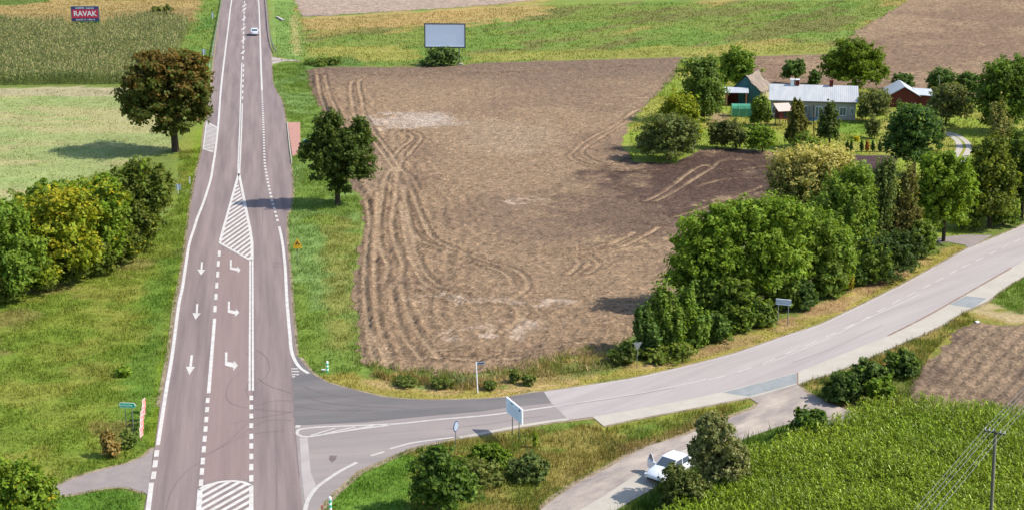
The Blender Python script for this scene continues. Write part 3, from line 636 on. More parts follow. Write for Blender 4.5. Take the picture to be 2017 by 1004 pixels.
m.strip([(407, 241), (427.5, 252)], .3, ZM); m.strip([(400, 294), (420.5, 301)], .3, ZM); m.strip([(406.6, 243), (400.3, 294)], .15, ZM + .002)
hatch(m, BAY, (405, 262), (425, 264), .8, .42, ZM + .003)
m.build("road_marking", M['paint'])
m = Marks()   # arrows
for sx, sy, hx0, hx1, hy, tx, ty, wd in ((398, 516.6, 389, 404, 531.5, 396, 543, 1.9), (388.5, 599, 379, 395.5, 617, 385, 630, 2.1), (377.8, 700, 366, 384, 722.5, 373.2, 738.5, 2.5)):
    mx = (hx0 + hx1) / 2 + .3
    m.poly([(sx - wd, sy), (sx + wd, sy), (mx + wd, hy), (mx - wd, hy)], ZM); m.poly([(hx0, hy), (hx1, hy + .5), (tx, ty)], ZM + .002)
for a in (((453, 512.3), (456.6, 512.3), (456.2, 527), (468, 529), (467.2, 525.2), (473.7, 532.2), (468.7, 538.7), (468.5, 534.6), (452.8, 531)),
          ((449, 594.3), (453, 594.3), (453, 611), (465.2, 613.5), (464.5, 608.2), (471.3, 616.2), (463.5, 624.3), (463.3, 619.5), (448.6, 616)),
          ((443.4, 694.5), (448, 694.5), (448, 713), (460.8, 715.2), (460.4, 710), (468.6, 720), (459.4, 730.7), (459.4, 724.6), (443, 719.6))):
    W = [G(*p) for p in a]; m.poly([a[0], a[1], a[2], a[8]], ZM); m.poly([a[2], a[3], a[7], a[8]], ZM); m.poly([a[3], a[4], a[5]], ZM); m.poly([a[3], a[5], a[7]], ZM); m.poly([a[7], a[5], a[6]], ZM)
m.build("road_marking", M['paint'])
m = Marks()   # side road paint
m.strip(smooth_line([(602, 844), (630, 841.3), (689, 839), (749, 836.5), (789, 834.5), (869, 826), (948, 819.5), (1009, 812), (1089, 801)]), .26, ZM)
m.strip(smooth_line([(602, 844), (591, 846), (586, 850), (587, 856), (596, 860), (612, 860), (634, 856.5), (689, 848), (729, 842.5), (769, 837.3)]), .26, ZM)
for a, b in (((612, 858), (660, 843.5)), ((640, 854.5), (700, 841)), ((680, 849), (735, 838.8))): m.strip([a, b], .2, ZM + .002)
m.strip([(582, 840), (591.5, 840)], .5, ZM)
for x0, x1, y in ((574, 587, 726.7), (574, 589, 732.2), (574.6, 589, 738), (575, 581, 742.2)): m.strip([(x0, y), (x1, y)], .28, ZM)
m.strip(smooth_line([(594, 1080), (598, 1030), (601.5, 1003), (606.5, 986), (616, 970), (628, 957), (649.6, 941.5), (669.5, 928.5), (703, 911)]), .3, ZM)
m.strip([(730, 898), (757, 890)], .25, ZM); m.strip(smooth_line([(768, 884.5), (809, 873.3), (849, 867.3), (895, 862)]), .25, ZM)
m.build("road_marking", M['paint_old'])
m = Marks()
m.strip(smooth_line([(1089, 801), (1248, 777), (1348, 757), (1390, 747)]), .14, ZM)
ctr = [(1395, 748), (1440, 737), (1500, 717), (1560, 692), (1617, 668), (1700, 630), (1770, 592), (1830, 562), (1890, 530), (1960, 496), (2017, 468), (2100, 428)]
dashes(m, [G(*p) for p in smooth_line(ctr, 8)], 3.3, 1.9, .16, ZM)
m.strip(smooth_line([(1500, 721), (1560, 697), (1640, 662), (1700, 632), (1790, 590), (1810, 580)]), .12, ZM)
m.strip(smooth_line([(x, y + 1.6) for x, y in UP[12:21]]), .14, ZM)
dashes(m, [G(1900, 494), G(1960, 469.5)], 2.0, 1.1, .16, ZM)
m.strip(smooth_line([(1968, 466.5), (2017, 445.3), (2130, 392)]), .16, ZM)
m.build("road_marking", M['paint_old'])
m = Marks(); m.strip(smooth_line([(1748, 662), (1816, 628), (1866, 600), (1936, 560), (1992, 528)]), .22, ZR + .009); m.strip([(1571, 734), (1571, 757)], .12, ZR + .015)
m.build("road_joint", M['rut_brown'])
m = Marks()   # tyre marks
for t in ([(327, 1004), (335, 975), (350, 948), (372, 925), (395, 910)], [(478, 730), (452, 755), (447, 785), (470, 800), (520, 808), (574, 812)], [(484, 695), (500, 720), (486, 768), (500, 800)],
          [(505, 690), (525, 705), (530, 730), (515, 750), (480, 770)], [(420, 890), (460, 868), (500, 855), (560, 848)], [(500, 800), (540, 790), (575, 790)], [(455, 835), (500, 825), (574, 812)],
          [(470, 860), (520, 830), (575, 828)], [(400, 900), (450, 870), (490, 830)], [(508, 745), (530, 760), (575, 775)]):
    m.strip(smooth_line(t, 8), .05, ZR + .0125)
for t in ([(594, 760), (640, 775), (720, 788)], [(585, 800), (640, 808), (740, 808)], [(600, 781), (660, 796), (800, 804)]): m.strip(smooth_line(t, 8), .09, ZR + .0125)
m.build("tyre_mark", M['tar'])
m = Marks()   # sealed joints and hairline cracks
for t in ([(521, 380), (517, 440), (514, 520), (512, 640)], [(536, 526), (552, 526), (568, 527)], [(545, 860), (546, 930), (545, 1004)], [(583, 700), (577, 742), (577, 780), (581, 840), (590, 940)], [(1100, 800), (1200, 786), (1330, 764)], [(880, 845), (960, 835), (1080, 818)], [(1560, 715), (1640, 686), (1740, 640)]):
    m.strip(smooth_line([(x + random.uniform(-.6, .6), y) for x, y in smooth_line(t, 5)], 3), .05, ZR + .0135)
m.build("road_crack", mat_surf("sealed_crack", A(146, 130, 132), A(160, 144, 146), 2, 0.85, 0, None, 0, 0.1))

m = Marks()   # soil and grit along the asphalt edges
m.strip(smooth_line(L_EDGE[2:17]), .7, ZR - .016); m.strip(smooth_line(R_MAIN[2:]), .55, ZR - .016)
m.strip(smooth_line(UP), .6, ZR - .016); m.strip(smooth_line(CURVE), 1.1, ZR - .016); m.strip(smooth_line([(849, 873), (898, 862), (930, 858), (1009, 843), (1089, 830), (1119, 827), (1167, 821)]), .8, ZR - .016)
m.strip(smooth_line([(1189, 839), (1248, 826), (1400, 797.5), (1475, 783)]), .5, ZR - .016); m.strip(smooth_line([(1571, 757), (1639, 735), (1699, 712), (1758, 684), (1796, 668.6), (1856, 640), (1902, 612), (1944, 594), (1989, 560), (2030, 538)]), .5, ZR - .016)
m.strip(smooth_line(SERVICE[1:11]), .9, ZR - .018); m.strip(smooth_line(SERVICE[12:20]), .8, ZR - .018); m.strip(smooth_line(LANE[:6]), .7, ZR - .018); m.strip(smooth_line(LANE[9:16]), .6, ZR - .018)
m.build("road_edge", M['edge_dirt'])
m = Marks()   # pale grit washed along the side road's lower edge
m.strip(smooth_line([(905, 862), (930, 857.5), (1009, 842.3), (1089, 829.3), (1119, 826.2)]), .45, ZR + .0075); m.build("road_edge", M['concrete'])

# bus stop platform with kerb
pf = empty("bus_stop_platform"); tag(pf, "pink-red paved bus stop platform with a pale kerb beside the main road", "platform")
MB().prism([G(*p) for p in [(566.5, 243), (591, 243), (592, 298), (576, 310)]], 0.0, .16).build("paving", M['brick_pav'], pf)
kq = [G(564.6, 243), G(566.4, 243), G(571.8, 290), G(575.9, 322), G(573.8, 323), G(569.6, 290)]
MB().prism(kq, 0.0, .18).build("kerb", M['kerb'], pf)

# ------------------------------------------------------------------ foliage
def leaf_mesh(name, P, N, size, cols, aspect=.62):
    n = len(P); N = N / (np.linalg.norm(N, axis=1)[:, None] + 1e-9)
    R = rng.normal(size=(n, 3)); U = np.cross(N, R); U /= np.linalg.norm(U, axis=1)[:, None] + 1e-9; W = np.cross(N, U)
    s = size * (0.6 + .8 * rng.random(n)); a = (U * s[:, None]); b = (W * (s * aspect)[:, None])
    V = np.stack([P - a, P - b + N * (s * .15)[:, None], P + a, P + b + N * (s * .15)[:, None]], 1).reshape(-1, 3)
    F = np.arange(4 * n).reshape(n, 4)
    return mesh_np(name, V, F, np.repeat(cols, 4, axis=0))
def crown_points(ells, n, clump=.23, up=.35, spiky=0.0):
    """ells: list of (centre(3), radii(3)); leaves sit on ragged sprays of very different sizes spread through the crown"""
    vol = np.array([e[1][0] * e[1][1] * e[1][2] for e in ells]) ** (2 / 3.); share = vol / vol.sum(); P = []; N = []; K = []
    for e, sh in zip(ells, share):
        c = np.array(e[0]); r = np.array(e[1]); nl = int(n * sh); nc_ = max(22, int(4.2 / clump ** 2))
        d = rng.normal(size=(nc_, 3)); d /= np.linalg.norm(d, axis=1)[:, None]; d[:, 2] = np.where(d[:, 2] < -.55, -d[:, 2], d[:, 2])
        rad = np.where(rng.random(nc_) < .72, .62 + .36 * rng.random(nc_), .2 + .5 * rng.random(nc_))
        CC = d * rad[:, None]; cr = clump * (.35 + 1.15 * rng.random(nc_) ** 1.6)
        wgt = cr ** 1.7; idx = rng.choice(nc_, nl, p=wgt / wgt.sum())
        q = rng.normal(size=(nl, 3)); ql = np.linalg.norm(q, axis=1)[:, None]; q = q / ql * np.minimum(ql, 1.9); q[:, 2] = np.where(rng.random(nl) < .4, np.abs(q[:, 2]), q[:, 2])
        ax = d * .8 + rng.normal(size=(nc_, 3)) * .35 + np.array([0, 0, .25 + spiky * 1.6]); ax /= np.linalg.norm(ax, axis=1)[:, None]
        al = (q * ax[idx]).sum(1)[:, None] * ax[idx]; el_ = (1.05 + .9 * rng.random(nc_) + spiky)[idx][:, None]
        q = (q - al) * .62 + al * el_ * .85                     # each spray is stretched along its own outward shoot
        loc = CC[idx] + q * (cr[idx] * .72)[:, None]
        P.append(c + loc * r); N.append(q / (np.linalg.norm(q, axis=1)[:, None] + 1e-6) * .55 + d[idx] * .35 + rng.normal(size=(nl, 3)) * .62 + np.array([0, 0, up])); K.append(idx + len(K) * 1000)
    return np.concatenate(P), np.concatenate(N), np.concatenate(K)
def tint(P, K, base, var=.2, alt=None, altf=0.0, altz=None):
    n = len(P); c = np.empty((n, 3)); c[:] = base; r = np.random.default_rng(int(abs(P[0, 0]) * 97 + n))
    kk = (K * 7919 % 1009) / 1009.0
    c *= (1 + var * (kk - .5) * 1.5)[:, None]; c *= (1 + (r.random(n) - .5) * var * 2)[:, None]
    c[:, 0] *= 1 + (r.random(n) - .5) * .3
    if alt is not None:
        pr = altf * np.ones(n)
        if altz is not None:
            z = (P[:, 2] - P[:, 2].min()) / (np.ptp(P[:, 2]) + 1e-6); pr = altf * (z * altz + (1 - altz) * .5) * 2
        sel = (r.random(n) * .45 + ((K * 104729 % 997) / 997.0) * .55) < pr
        c[sel] = np.array(alt) * (1 + (r.random(sel.sum()) - .5) * var * 2)[:, None]
    return np.clip(c * np.array([2.1, 1.95, 1.25]), .004, 1)
GREEN = (.076, .122, .024); DARK = (.046, .080, .026); OLIVE = (.085, .100, .042); YEL = (.17, .165, .018); LIME = (.080, .125, .018); SILV = (.135, .145, .085); STRAW = (.27, .24, .13); RUST = (.080, .056, .020)
NM = {'n': 0}
def tree(name, label, cat, base, ells, n, leaf=.3, col=GREEN, alt=None, altf=0., altz=None, clump=.23, trunk=None, group=None, var=.22, depth=1.0, up=.35, spiky=0., limbs=6, skirt=None):
    """base: pixel of the foot; ells: crown lobes as pixel ellipses (px,py,rx,ry) standing at the foot's distance"""
    bx, by = G(*base); s = mpp(by); root = empty(name, (bx, by, 0)); tag(root, label, cat, group)
    E = []
    for i, e in enumerate(ells):
        px, py, rx, ry = e[:4]; dy = e[4] if len(e) > 4 else 0.0
        x, _, z = P3(px, py, by + dy); rr = rx * s; rz = ry * s / CT * .97
        z = max(z, rz * .55)
        E.append((np.array((x - bx, dy, z)), np.array((rr, rr * depth, rz))))
    if skirt is None: skirt = .42 if cat != "tree" else 0
    if skirt:
        lo = min(e[0][0] - e[1][0] for e in E); hi = max(e[0][0] + e[1][0] for e in E); tp = max(e[0][2] for e in E)
        E.append((np.array(((lo + hi) / 2, -.1, tp * skirt)), np.array(((hi - lo) * .44, (hi - lo) * .40 * depth, tp * skirt * 1.05))))
    P, N, K = crown_points(E, n, clump, up, spiky)
    m_ = P[:, 2] > .05; P, N, K = P[m_], N[m_], K[m_]
    link("crown" if cat == "tree" else "leaves", leaf_mesh("crown", P, N, leaf, tint(P, K, col, var, alt, altf, altz)), M['leaf'], root)
    mb = MB(); top = max(e[0][2] for e in E); r0 = trunk if trunk else max(.05, .028 * top + .03)
    cx = np.mean([e[0][0] for e in E]); 
    mb.tube([(0, 0, -.05), (cx * .2, 0, top * .35), (cx * .7, 0, top * .75), (cx, 0, top * 1.05)], r0, 8, r0 * .3)
    for i in range(limbs):
        e = E[i % len(E)]; a = random.uniform(0, 6.28); z0 = top * random.uniform(.3, .6)
        t = Vector(e[0]) + Vector((math.cos(a) * e[1][0] * .7, math.sin(a) * e[1][1] * .7, random.uniform(-.1, .6) * e[1][2]))
        p0 = Vector((cx * z0 / top * .8, 0, z0)); mb.tube([p0, p0.lerp(t, .5) + Vector((0, 0, .08 * top)), t], r0 * .45, 6, r0 * .12)
    mb.build("trunk" if cat == "tree" else "stem", M['bark'], root)
    return root
bush = tree

# the two road trees
tree("chestnut_tree", "large rusting chestnut tree with browned crown on the left verge", "tree", (346, 299),
     [(330, 160, 78, 55), (280, 190, 46, 48), (375, 180, 48, 58), (320, 225, 66, 34, -1), (262, 215, 26, 26), (395, 225, 26, 32), (340, 250, 36, 22), (300, 130, 45, 28), (360, 125, 45, 24)], 26000, .26, (.048, .062, .018), RUST, .40, .8, .17, .55, limbs=9)
tree("roadside_tree", "dark green tree on the grass between main road and ploughed field, shadow across the road", "tree", (665, 404),
     [(648, 260, 32, 40), (710, 268, 22, 38), (692, 306, 50, 44), (618, 300, 34, 24), (650, 340, 42, 30), (706, 340, 36, 26), (644, 294, 42, 44), (668, 370, 22, 18), (680, 284, 40, 32)], 28000, .19, (.040, .062, .018), LIME, .10, None, .17, .36, limbs=9)
# left hedge trees
hd = "trees of the leafy belt left of the main road"
for lab, b, el, c, al, af in (
    ("bushy green tree cut by the left edge of the photo, first of the leafy belt", (10, 590), [(10, 470, 60, 75), (-40, 450, 50, 80), (30, 520, 60, 50)], GREEN, LIME, .3),
    ("yellowest leafy tree of the roadside belt, golden top", (110, 560), [(100, 455, 66, 72), (140, 410, 46, 40), (70, 500, 60, 50), (160, 500, 45, 45)], (.115, .145, .018), YEL, .38),
    ("yellow-green tree between the golden tree and the dark end tree of the belt", (185, 530), [(180, 440, 50, 68), (200, 400, 50, 45), (205, 485, 45, 40)], LIME, YEL, .22),
    ("mid-green tree behind the golden tree of the leafy belt", (70, 500), [(60, 420, 50, 40), (110, 400, 45, 38)], GREEN, LIME, .3),
    ("dark olive tree ending the leafy belt nearest the main road", (280, 478), [(280, 385, 60, 62), (250, 420, 50, 50), (310, 370, 34, 40), (265, 350, 36, 30)], (.062, .082, .020), LIME, .22)):
    tree("broadleaf_tree", lab, "tree", b, el, 19000, .21, c, al, af, .3, .19, None, hd, skirt=.5)
for b_, el, lab in (((15, 592), [(10, 555, 46, 34)], "low dark understorey bush at the left edge foot of the leafy belt"), ((80, 572), [(75, 535, 44, 36)], "low understorey bush under the golden tree's left side"), ((135, 556), [(135, 520, 40, 34)], "low understorey bush under the golden tree's right side"),
                    ((190, 540), [(190, 502, 38, 34)], "low understorey bush in the middle foot of the leafy belt"), ((238, 520), [(238, 478, 34, 36)], "low understorey bush under the dark olive end tree's left side"), ((280, 494), [(278, 450, 32, 38)], "low understorey bush under the dark olive end tree"), ((222, 440), [(220, 390, 40, 40), (180, 400, 30, 30)], "bush filling the gap behind the dark olive end tree")):
    bush("understorey_bush", lab, "bush", b_, el, 5200, .19, (.058, .078, .018), YEL, .12, None, .2, group="bushes at the foot of the leafy belt", limbs=3)
bush("bush", "leafy bush in the bottom left corner below the small lane", "bush", (45, 1010), [(40, 960, 62, 52), (-20, 950, 50, 50), (80, 985, 40, 30)], 9000, .15, LIME, YEL, .12, None, .17)
bush("weed_clump", "dry brown weed clump left of the green direction sign", "weeds", (222, 898), [(212, 870, 14, 24), (222, 885, 16, 14)], 900, .14, (.15, .11, .05), (.05, .05, .02), .3)
bush("weed_clump", "dark green weed clump at the feet of the green direction sign", "weeds", (250, 880), [(250, 862, 14, 16), (262, 868, 12, 10)], 800, .13, (.07, .10, .03))
bush("weed_clump", "small yellow-green weed on the verge above the green sign", "weeds", (242, 740), [(242, 732, 16, 8)], 300, .16, LIME)
# far left
bush("bush", "lone dark bush in the dry grass at the top left", "bush", (318, 36), [(312, 25, 20, 10), (330, 22, 10, 10), (292, 30, 10, 6)], 1300, .36, (.07, .085, .035))
bush("bush", "low bush growing under the red billboard", "bush", (172, 53), [(160, 48, 18, 5.5), (185, 47, 14, 5)], 900, .34, DARK)
bush("bush", "dark bush cut by the left edge near the top of the photo", "bush", (0, 42), [(-2, 38, 10, 6)], 400, .34, DARK)
bush("bush", "dense dark bush under the blank pale billboard", "bush", (868, 130), [(868, 111, 28, 16), (842, 124, 16, 6), (890, 112, 16, 14)], 2600, .28, (.045, .075, .03))
bush("weed_clump", "green weeds at the field corner by the gravel gateway", "weeds", (640, 128), [(635, 122, 18, 6), (660, 118, 16, 5), (610, 124, 14, 5)], 1000, .28, (.07, .10, .03))
# around the farm
T = [
 ("tall leafy tree at the garden's west corner behind the green polytunnel", (1385, 238), [(1378, 150, 44, 38), (1385, 190, 42, 40), (1400, 215, 26, 24), (1395, 130, 24, 16)], 9000, .27, (.062, .096, .03), LIME, .2, .17),
 ("green tree behind the old teal barn", (1455, 180), [(1452, 125, 34, 28), (1470, 145, 28, 24), (1440, 150, 28, 26)], 6500, .27, GREEN, LIME, .3, .19),
 ("yellow-green bushy tree at the edge of the dark ploughed corner", (1340, 296), [(1335, 215, 34, 32), (1350, 240, 36, 36), (1325, 235, 38, 28), (1360, 265, 24, 26)], 8000, .26, (.10, .125, .012), YEL, .15, .2),
 ("broad olive tree leaning over the ploughed field from the garden", (1318, 316), [(1310, 258, 48, 34), (1345, 265, 34, 32), (1285, 280, 34, 24), (1320, 290, 44, 20)], 8000, .25, (.062, .080, .036), OLIVE, .35, .17),
 ("large round yellow-green tree behind the long house", (1685, 186), [(1685, 118, 50, 40), (1650, 135, 36, 34), (1720, 140, 32, 34), (1685, 150, 52, 26)], 13000, .28, (.064, .096, .014), LIME, .2, .17),
 ("small dark round tree behind the left chimney of the house", (1565, 168), [(1564, 142, 22, 20), (1575, 132, 10, 13)], 2500, .28, DARK, None, 0, .2),
 ("dark conical shrub between the two chimneys behind the house", (1604, 168), [(1604, 153, 12, 13)], 1000, .26, DARK, None, 0, .24),
 ("dark shrub peeking over the red barn's white roof", (1782, 178), [(1780, 160, 22, 14)], 1600, .28, DARK, None, 0, .22),
 ("dark tree behind the olive tree right of the red barn", (1856, 185), [(1856, 156, 28, 20), (1842, 160, 16, 14)], 2800, .28, DARK, None, 0, .2),
 ("dark bush right of the thin mast, edged with yellow leaves", (1905, 188), [(1905, 160, 22, 17), (1915, 172, 18, 10)], 2400, .28, DARK, YEL, .06, .2),
 ("spreading olive tree on two trunks right of the red barn", (1862, 248), [(1872, 195, 40, 26), (1850, 215, 26, 26), (1890, 215, 28, 26), (1870, 180, 30, 16)], 6500, .24, (.070, .082, .042), OLIVE, .4, .17),
 ("tall dark spreading tree at the right edge beyond the gravel track", (1985, 262), [(1975, 160, 48, 42), (2010, 150, 40, 40), (1950, 195, 36, 34), (2000, 200, 46, 36), (1970, 228, 40, 26)], 13000, .28, (.046, .074, .018), GREEN, .4, .15),
 ("pale twiggy shrub under the tall dark tree at the right edge", (1965, 290), [(1965, 240, 18, 34), (1975, 262, 22, 24)], 2500, .24, (.12, .12, .06), OLIVE, .4, .2),
 ("round green tree beside the green polytunnel", (1497, 248), [(1498, 214, 18, 24), (1508, 228, 13, 16), (1487, 236, 10, 10)], 3500, .25, (.062, .088, .022), LIME, .25, .2),
 ("brownish conifer-shaped tree in front of the raised playhouse", (1562, 292), [(1570, 225, 15, 30), (1572, 256, 19, 32), (1562, 272, 18, 16)], 5500, .24, (.068, .070, .022), OLIVE, .2, .17),
 ("dark upright tree in front of the house's right half", (1634, 288), [(1634, 230, 18, 26), (1632, 258, 22, 26)], 4200, .23, (.042, .060, .024), GREEN, .2, .18),
 ("olive tree covering the right corner of the long house", (1722, 240), [(1720, 205, 32, 26), (1735, 200, 20, 18), (1710, 222, 24, 16)], 4500, .24, (.074, .088, .040), OLIVE, .35, .18),
 ("small round lawn tree with a short trunk near the yellow shrub", (1722, 273), [(1721, 247, 16, 14)], 1300, .2, (.085, .10, .045), OLIVE, .3, .22),
 ("big dark green tree standing alone on the lawn by the thuja row", (1800, 346), [(1798, 245, 46, 38), (1785, 280, 46, 36), (1825, 275, 32, 40), (1800, 305, 46, 20), (1795, 225, 26, 18)], 12000, .24, (.034, .066, .026), GREEN, .25, .17),
 ("slim small tree right of the big dark lawn tree", (1848, 296), [(1849, 268, 13, 18)], 900, .22, (.07, .09, .04), None, 0, .24),
 ("low apple-like tree on the ploughed garden edge, left of a pair", (1412, 292), [(1415, 262, 22, 20)], 2400, .22, (.060, .072, .032), OLIVE, .2, .2),
 ("low apple-like tree on the ploughed garden edge, right of a pair", (1450, 294), [(1448, 262, 24, 22), (1435, 255, 20, 14)], 2700, .22, (.066, .080, .036), OLIVE, .2, .2),
 ("bright green bush on the garden edge left of the brownish conifer-shaped tree", (1502, 300), [(1505, 272, 24, 22), (1488, 262, 16, 16)], 2800, .22, LIME, GREEN, .4, .2),
 ("low green bush filling the gap between garden edge and pale willow", (1590, 305), [(1582, 282, 22, 16), (1605, 285, 16, 12)], 1700, .22, GREEN, OLIVE, .3, .22),
 ("pale straw-topped willow at the corner of the dark ploughed soil", (1600, 425), [(1595, 325, 62, 38), (1640, 330, 48, 42), (1550, 340, 42, 42), (1600, 370, 84, 44)], 20000, .2, (.072, .092, .030), (.235, .22, .11), .52, .13),
 ("mid-green tree under the pale willow's right side", (1670, 520), [(1665, 400, 52, 60), (1690, 370, 34, 44), (1640, 450, 56, 50), (1700, 440, 30, 50)], 14000, .23, (.086, .130, .030), LIME, .3, .17),
 ("dense green tree at the left end of the thicket facing the ploughed field", (1410, 606), [(1390, 490, 70, 72), (1365, 540, 54, 48), (1430, 450, 50, 50), (1420, 560, 64, 40)], 19000, .21, (.088, .138, .022), LIME, .3, .16),
 ("dense green tree in the middle of the thicket behind the white-backed place sign", (1510, 600), [(1510, 470, 68, 76), (1470, 430, 50, 40), (1540, 530, 60, 56), (1480, 560, 56, 40), (1550, 430, 50, 40)], 19000, .21, (.092, .142, .024), LIME, .35, .16),
 ("green tree of the thicket between the place sign and the dark hollow", (1615, 570), [(1610, 480, 56, 66), (1650, 500, 44, 50), (1590, 520, 44, 44)], 12000, .21, (.088, .134, .028), LIME, .3, .17),
 ("wispy narrow tree rising before the big dark lawn tree", (1742, 505), [(1740, 380, 24, 60), (1752, 345, 14, 34), (1725, 430, 28, 50)], 5500, .2, (.060, .084, .034), OLIVE, .25, .15),
 ("brown twiggy tree left of the bright tree by the farm entrance", (1782, 500), [(1785, 400, 24, 66), (1770, 440, 30, 50), (1795, 445, 24, 40)], 5500, .2, (.070, .066, .028), OLIVE, .3, .15),
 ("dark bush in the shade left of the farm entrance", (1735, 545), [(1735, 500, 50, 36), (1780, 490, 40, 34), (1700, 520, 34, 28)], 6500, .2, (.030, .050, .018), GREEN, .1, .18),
 ("bright green tree with a bare trunk by the farm entrance", (1858, 476), [(1860, 350, 52, 48), (1835, 390, 40, 44), (1895, 380, 32, 50), (1860, 420, 50, 30)], 13000, .24, (.088, .134, .020), LIME, .4, .17),
 ("olive-green tree right of the bright tree by the farm entrance", (1948, 448), [(1950, 330, 40, 56), (1975, 360, 32, 56), (1925, 360, 34, 50), (1950, 400, 48, 36)], 13000, .24, (.060, .080, .018), (.10, .12, .02), .35, .17),
 ("dark tree cut by the right edge beyond the farm entrance", (2012, 430), [(2010, 310, 40, 56), (2035, 360, 44, 60), (2000, 370, 34, 40)], 9500, .24, (.050, .074, .022), GREEN, .3, .17)]
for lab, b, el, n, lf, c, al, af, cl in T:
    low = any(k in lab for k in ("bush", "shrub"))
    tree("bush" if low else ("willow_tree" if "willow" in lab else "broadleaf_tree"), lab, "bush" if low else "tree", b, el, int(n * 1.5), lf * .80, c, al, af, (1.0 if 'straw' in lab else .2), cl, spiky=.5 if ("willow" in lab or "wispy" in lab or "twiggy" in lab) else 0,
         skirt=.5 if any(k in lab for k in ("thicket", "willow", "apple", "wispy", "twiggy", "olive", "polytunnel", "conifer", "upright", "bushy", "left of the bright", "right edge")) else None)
# shrubs along the side road's north edge
S = [
 ("upright dark shrub at the left tip of the thicket above the triangle sign", (1268, 700), [(1264, 650, 18, 40), (1284, 664, 18, 30)], 4200, DARK, LIME, .12, 1.2),
 ("tallest upright shrub of the thicket's left tip", (1312, 690), [(1305, 625, 24, 56), (1325, 650, 26, 40)], 5200, (.070, .110, .026), LIME, .2, 1.2),
 ("upright shrub right of the tallest one at the thicket's left tip", (1360, 680), [(1350, 630, 24, 52), (1375, 650, 24, 30)], 4800, (.070, .114, .026), LIME, .2, 1.1),
 ("rounded dark shrub beside the road, next to the upright shrubs", (1408, 668), [(1408, 642, 32, 24)], 3000, (.040, .072, .020), GREEN, .2, .3),
 ("rounded lime-tinted shrub left of the place sign's left post", (1462, 650), [(1460, 630, 28, 24), (1440, 645, 22, 16)], 3000, (.060, .092, .020), LIME, .3, .2),
 ("round shrub touching the place sign's left post", (1502, 640), [(1500, 620, 28, 24)], 2400, (.066, .098, .026), LIME, .3, .2),
 ("dark round shrub behind the right post of the place sign", (1580, 608), [(1580, 582, 28, 26)], 2800, (.038, .068, .026), GREEN, .2, .2),
 ("small golden shrub on the dry verge right of the place sign", (1668, 570), [(1668, 553, 13, 14)], 900, (.12, .11, .018), None, 0, .1),
 ("green shrub right of the golden shrub on the verge", (1690, 562), [(1690, 540, 18, 18)], 1300, (.050, .084, .026), LIME, .15, .2),
 ("low dark shrub beside the triangle sign", (1228, 714), [(1222, 702, 24, 15), (1238, 688, 18, 14)], 2600, (.048, .070, .022), OLIVE, .2, .3),
 ("low leafy fringe shrub at the foot of the upright shrubs", (1300, 705), [(1300, 695, 40, 10), (1340, 688, 30, 9)], 2400, (.075, .100, .026), LIME, .2, .2),
 ("dark shrub hanging over the turning area's edge", (1665, 790), [(1660, 765, 34, 24), (1640, 775, 20, 14)], 3200, (.036, .062, .020), GREEN, .15, .3),
 ("dark shrub in the middle of the row by the lower ploughed field", (1712, 770), [(1710, 740, 38, 26)], 3400, (.040, .066, .022), GREEN, .2, .3),
 ("last dark shrub of the row by the lower ploughed field", (1782, 738), [(1775, 715, 34, 20), (1795, 722, 18, 14)], 3000, (.040, .066, .022), GREEN, .25, .3),
 ("bright green leafy shrub before the dark shrub row", (1740, 795), [(1735, 768, 26, 20)], 2000, (.075, .120, .020), LIME, .3, .5),
 ("round dark bush at the corner of the turning area by the maize", (1598, 868), [(1595, 840, 34, 28), (1580, 822, 14, 16), (1615, 828, 16, 16)], 4500, (.042, .074, .020), GREEN, .2, .5)]
for lab, b, el, n, c, al, af, sp in S:
    bush("shrub", lab, "shrub", b, el, int(n * 1.2), .17, c, al, af, .3, .2, spiky=sp, limbs=4, skirt=.2 if sp >= 1 else None)
for b_, el, lab in (((1385, 618), [(1380, 575, 44, 40)], "leafy bush at the foot of the thicket's left tree"), ((1440, 625), [(1440, 585, 44, 38)], "leafy bush at the foot of the thicket behind the lime-tinted shrub"), ((1540, 606), [(1535, 566, 40, 38)], "leafy bush at the foot of the thicket behind the place sign"),
                    ((1630, 582), [(1632, 545, 36, 34)], "leafy bush at the foot of the thicket left of the golden shrub"), ((1720, 556), [(1722, 520, 34, 34)], "dark leafy bush at the foot of the thicket near the farm entrance"), ((1905, 452), [(1903, 424, 32, 28)], "shaded bush behind the bright tree's right side by the farm entrance"), ((1975, 444), [(1975, 414, 34, 30)], "dark bush under the olive-green tree right of the farm entrance"), ((1815, 505), [(1812, 470, 34, 32)], "shaded bush left of the bright tree's trunk by the farm entrance")):
    bush("understorey_bush", lab, "bush", b_, el, 5200, .18, (.066, .100, .024), LIME, .2, None, .2, group="bushes at the foot of the thicket", limbs=3)
# foreground bushes
bush("bush", "large dark leafy bush on the verge in the middle foreground", "bush", (868, 1012), [(865, 935, 56, 46), (850, 970, 42, 40), (905, 965, 40, 38), (860, 900, 28, 20)], 12000, .145, (.040, .072, .018), GREEN, .3, None, .17)
bush("bush", "yellow-green leafy bush below the information board", "bush", (972, 915), [(970, 892, 26, 18), (945, 895, 22, 18), (992, 905, 18, 12)], 3200, .14, (.062, .100, .018), LIME, .4, None, .2)
bush("bush", "tangled olive bush between the dark bush and the yellow-green bush", "bush", (945, 950), [(945, 928, 34, 22), (965, 945, 30, 16)], 3600, .13, (.075, .095, .034), OLIVE, .4, None, .2)
bush("bush", "grey-green bramble bush right of the yellow-green bush", "bush", (1048, 942), [(1045, 915, 34, 22), (1020, 920, 24, 16), (1065, 925, 20, 14)], 3800, .13, (.060, .088, .038), OLIVE, .3, None, .2)
bush("weed_clump", "single upright green weed beside the information board", "weeds", (1054, 880), [(1054, 864, 5, 14)], 220, .13, (.10, .14, .02), spiky=.6)
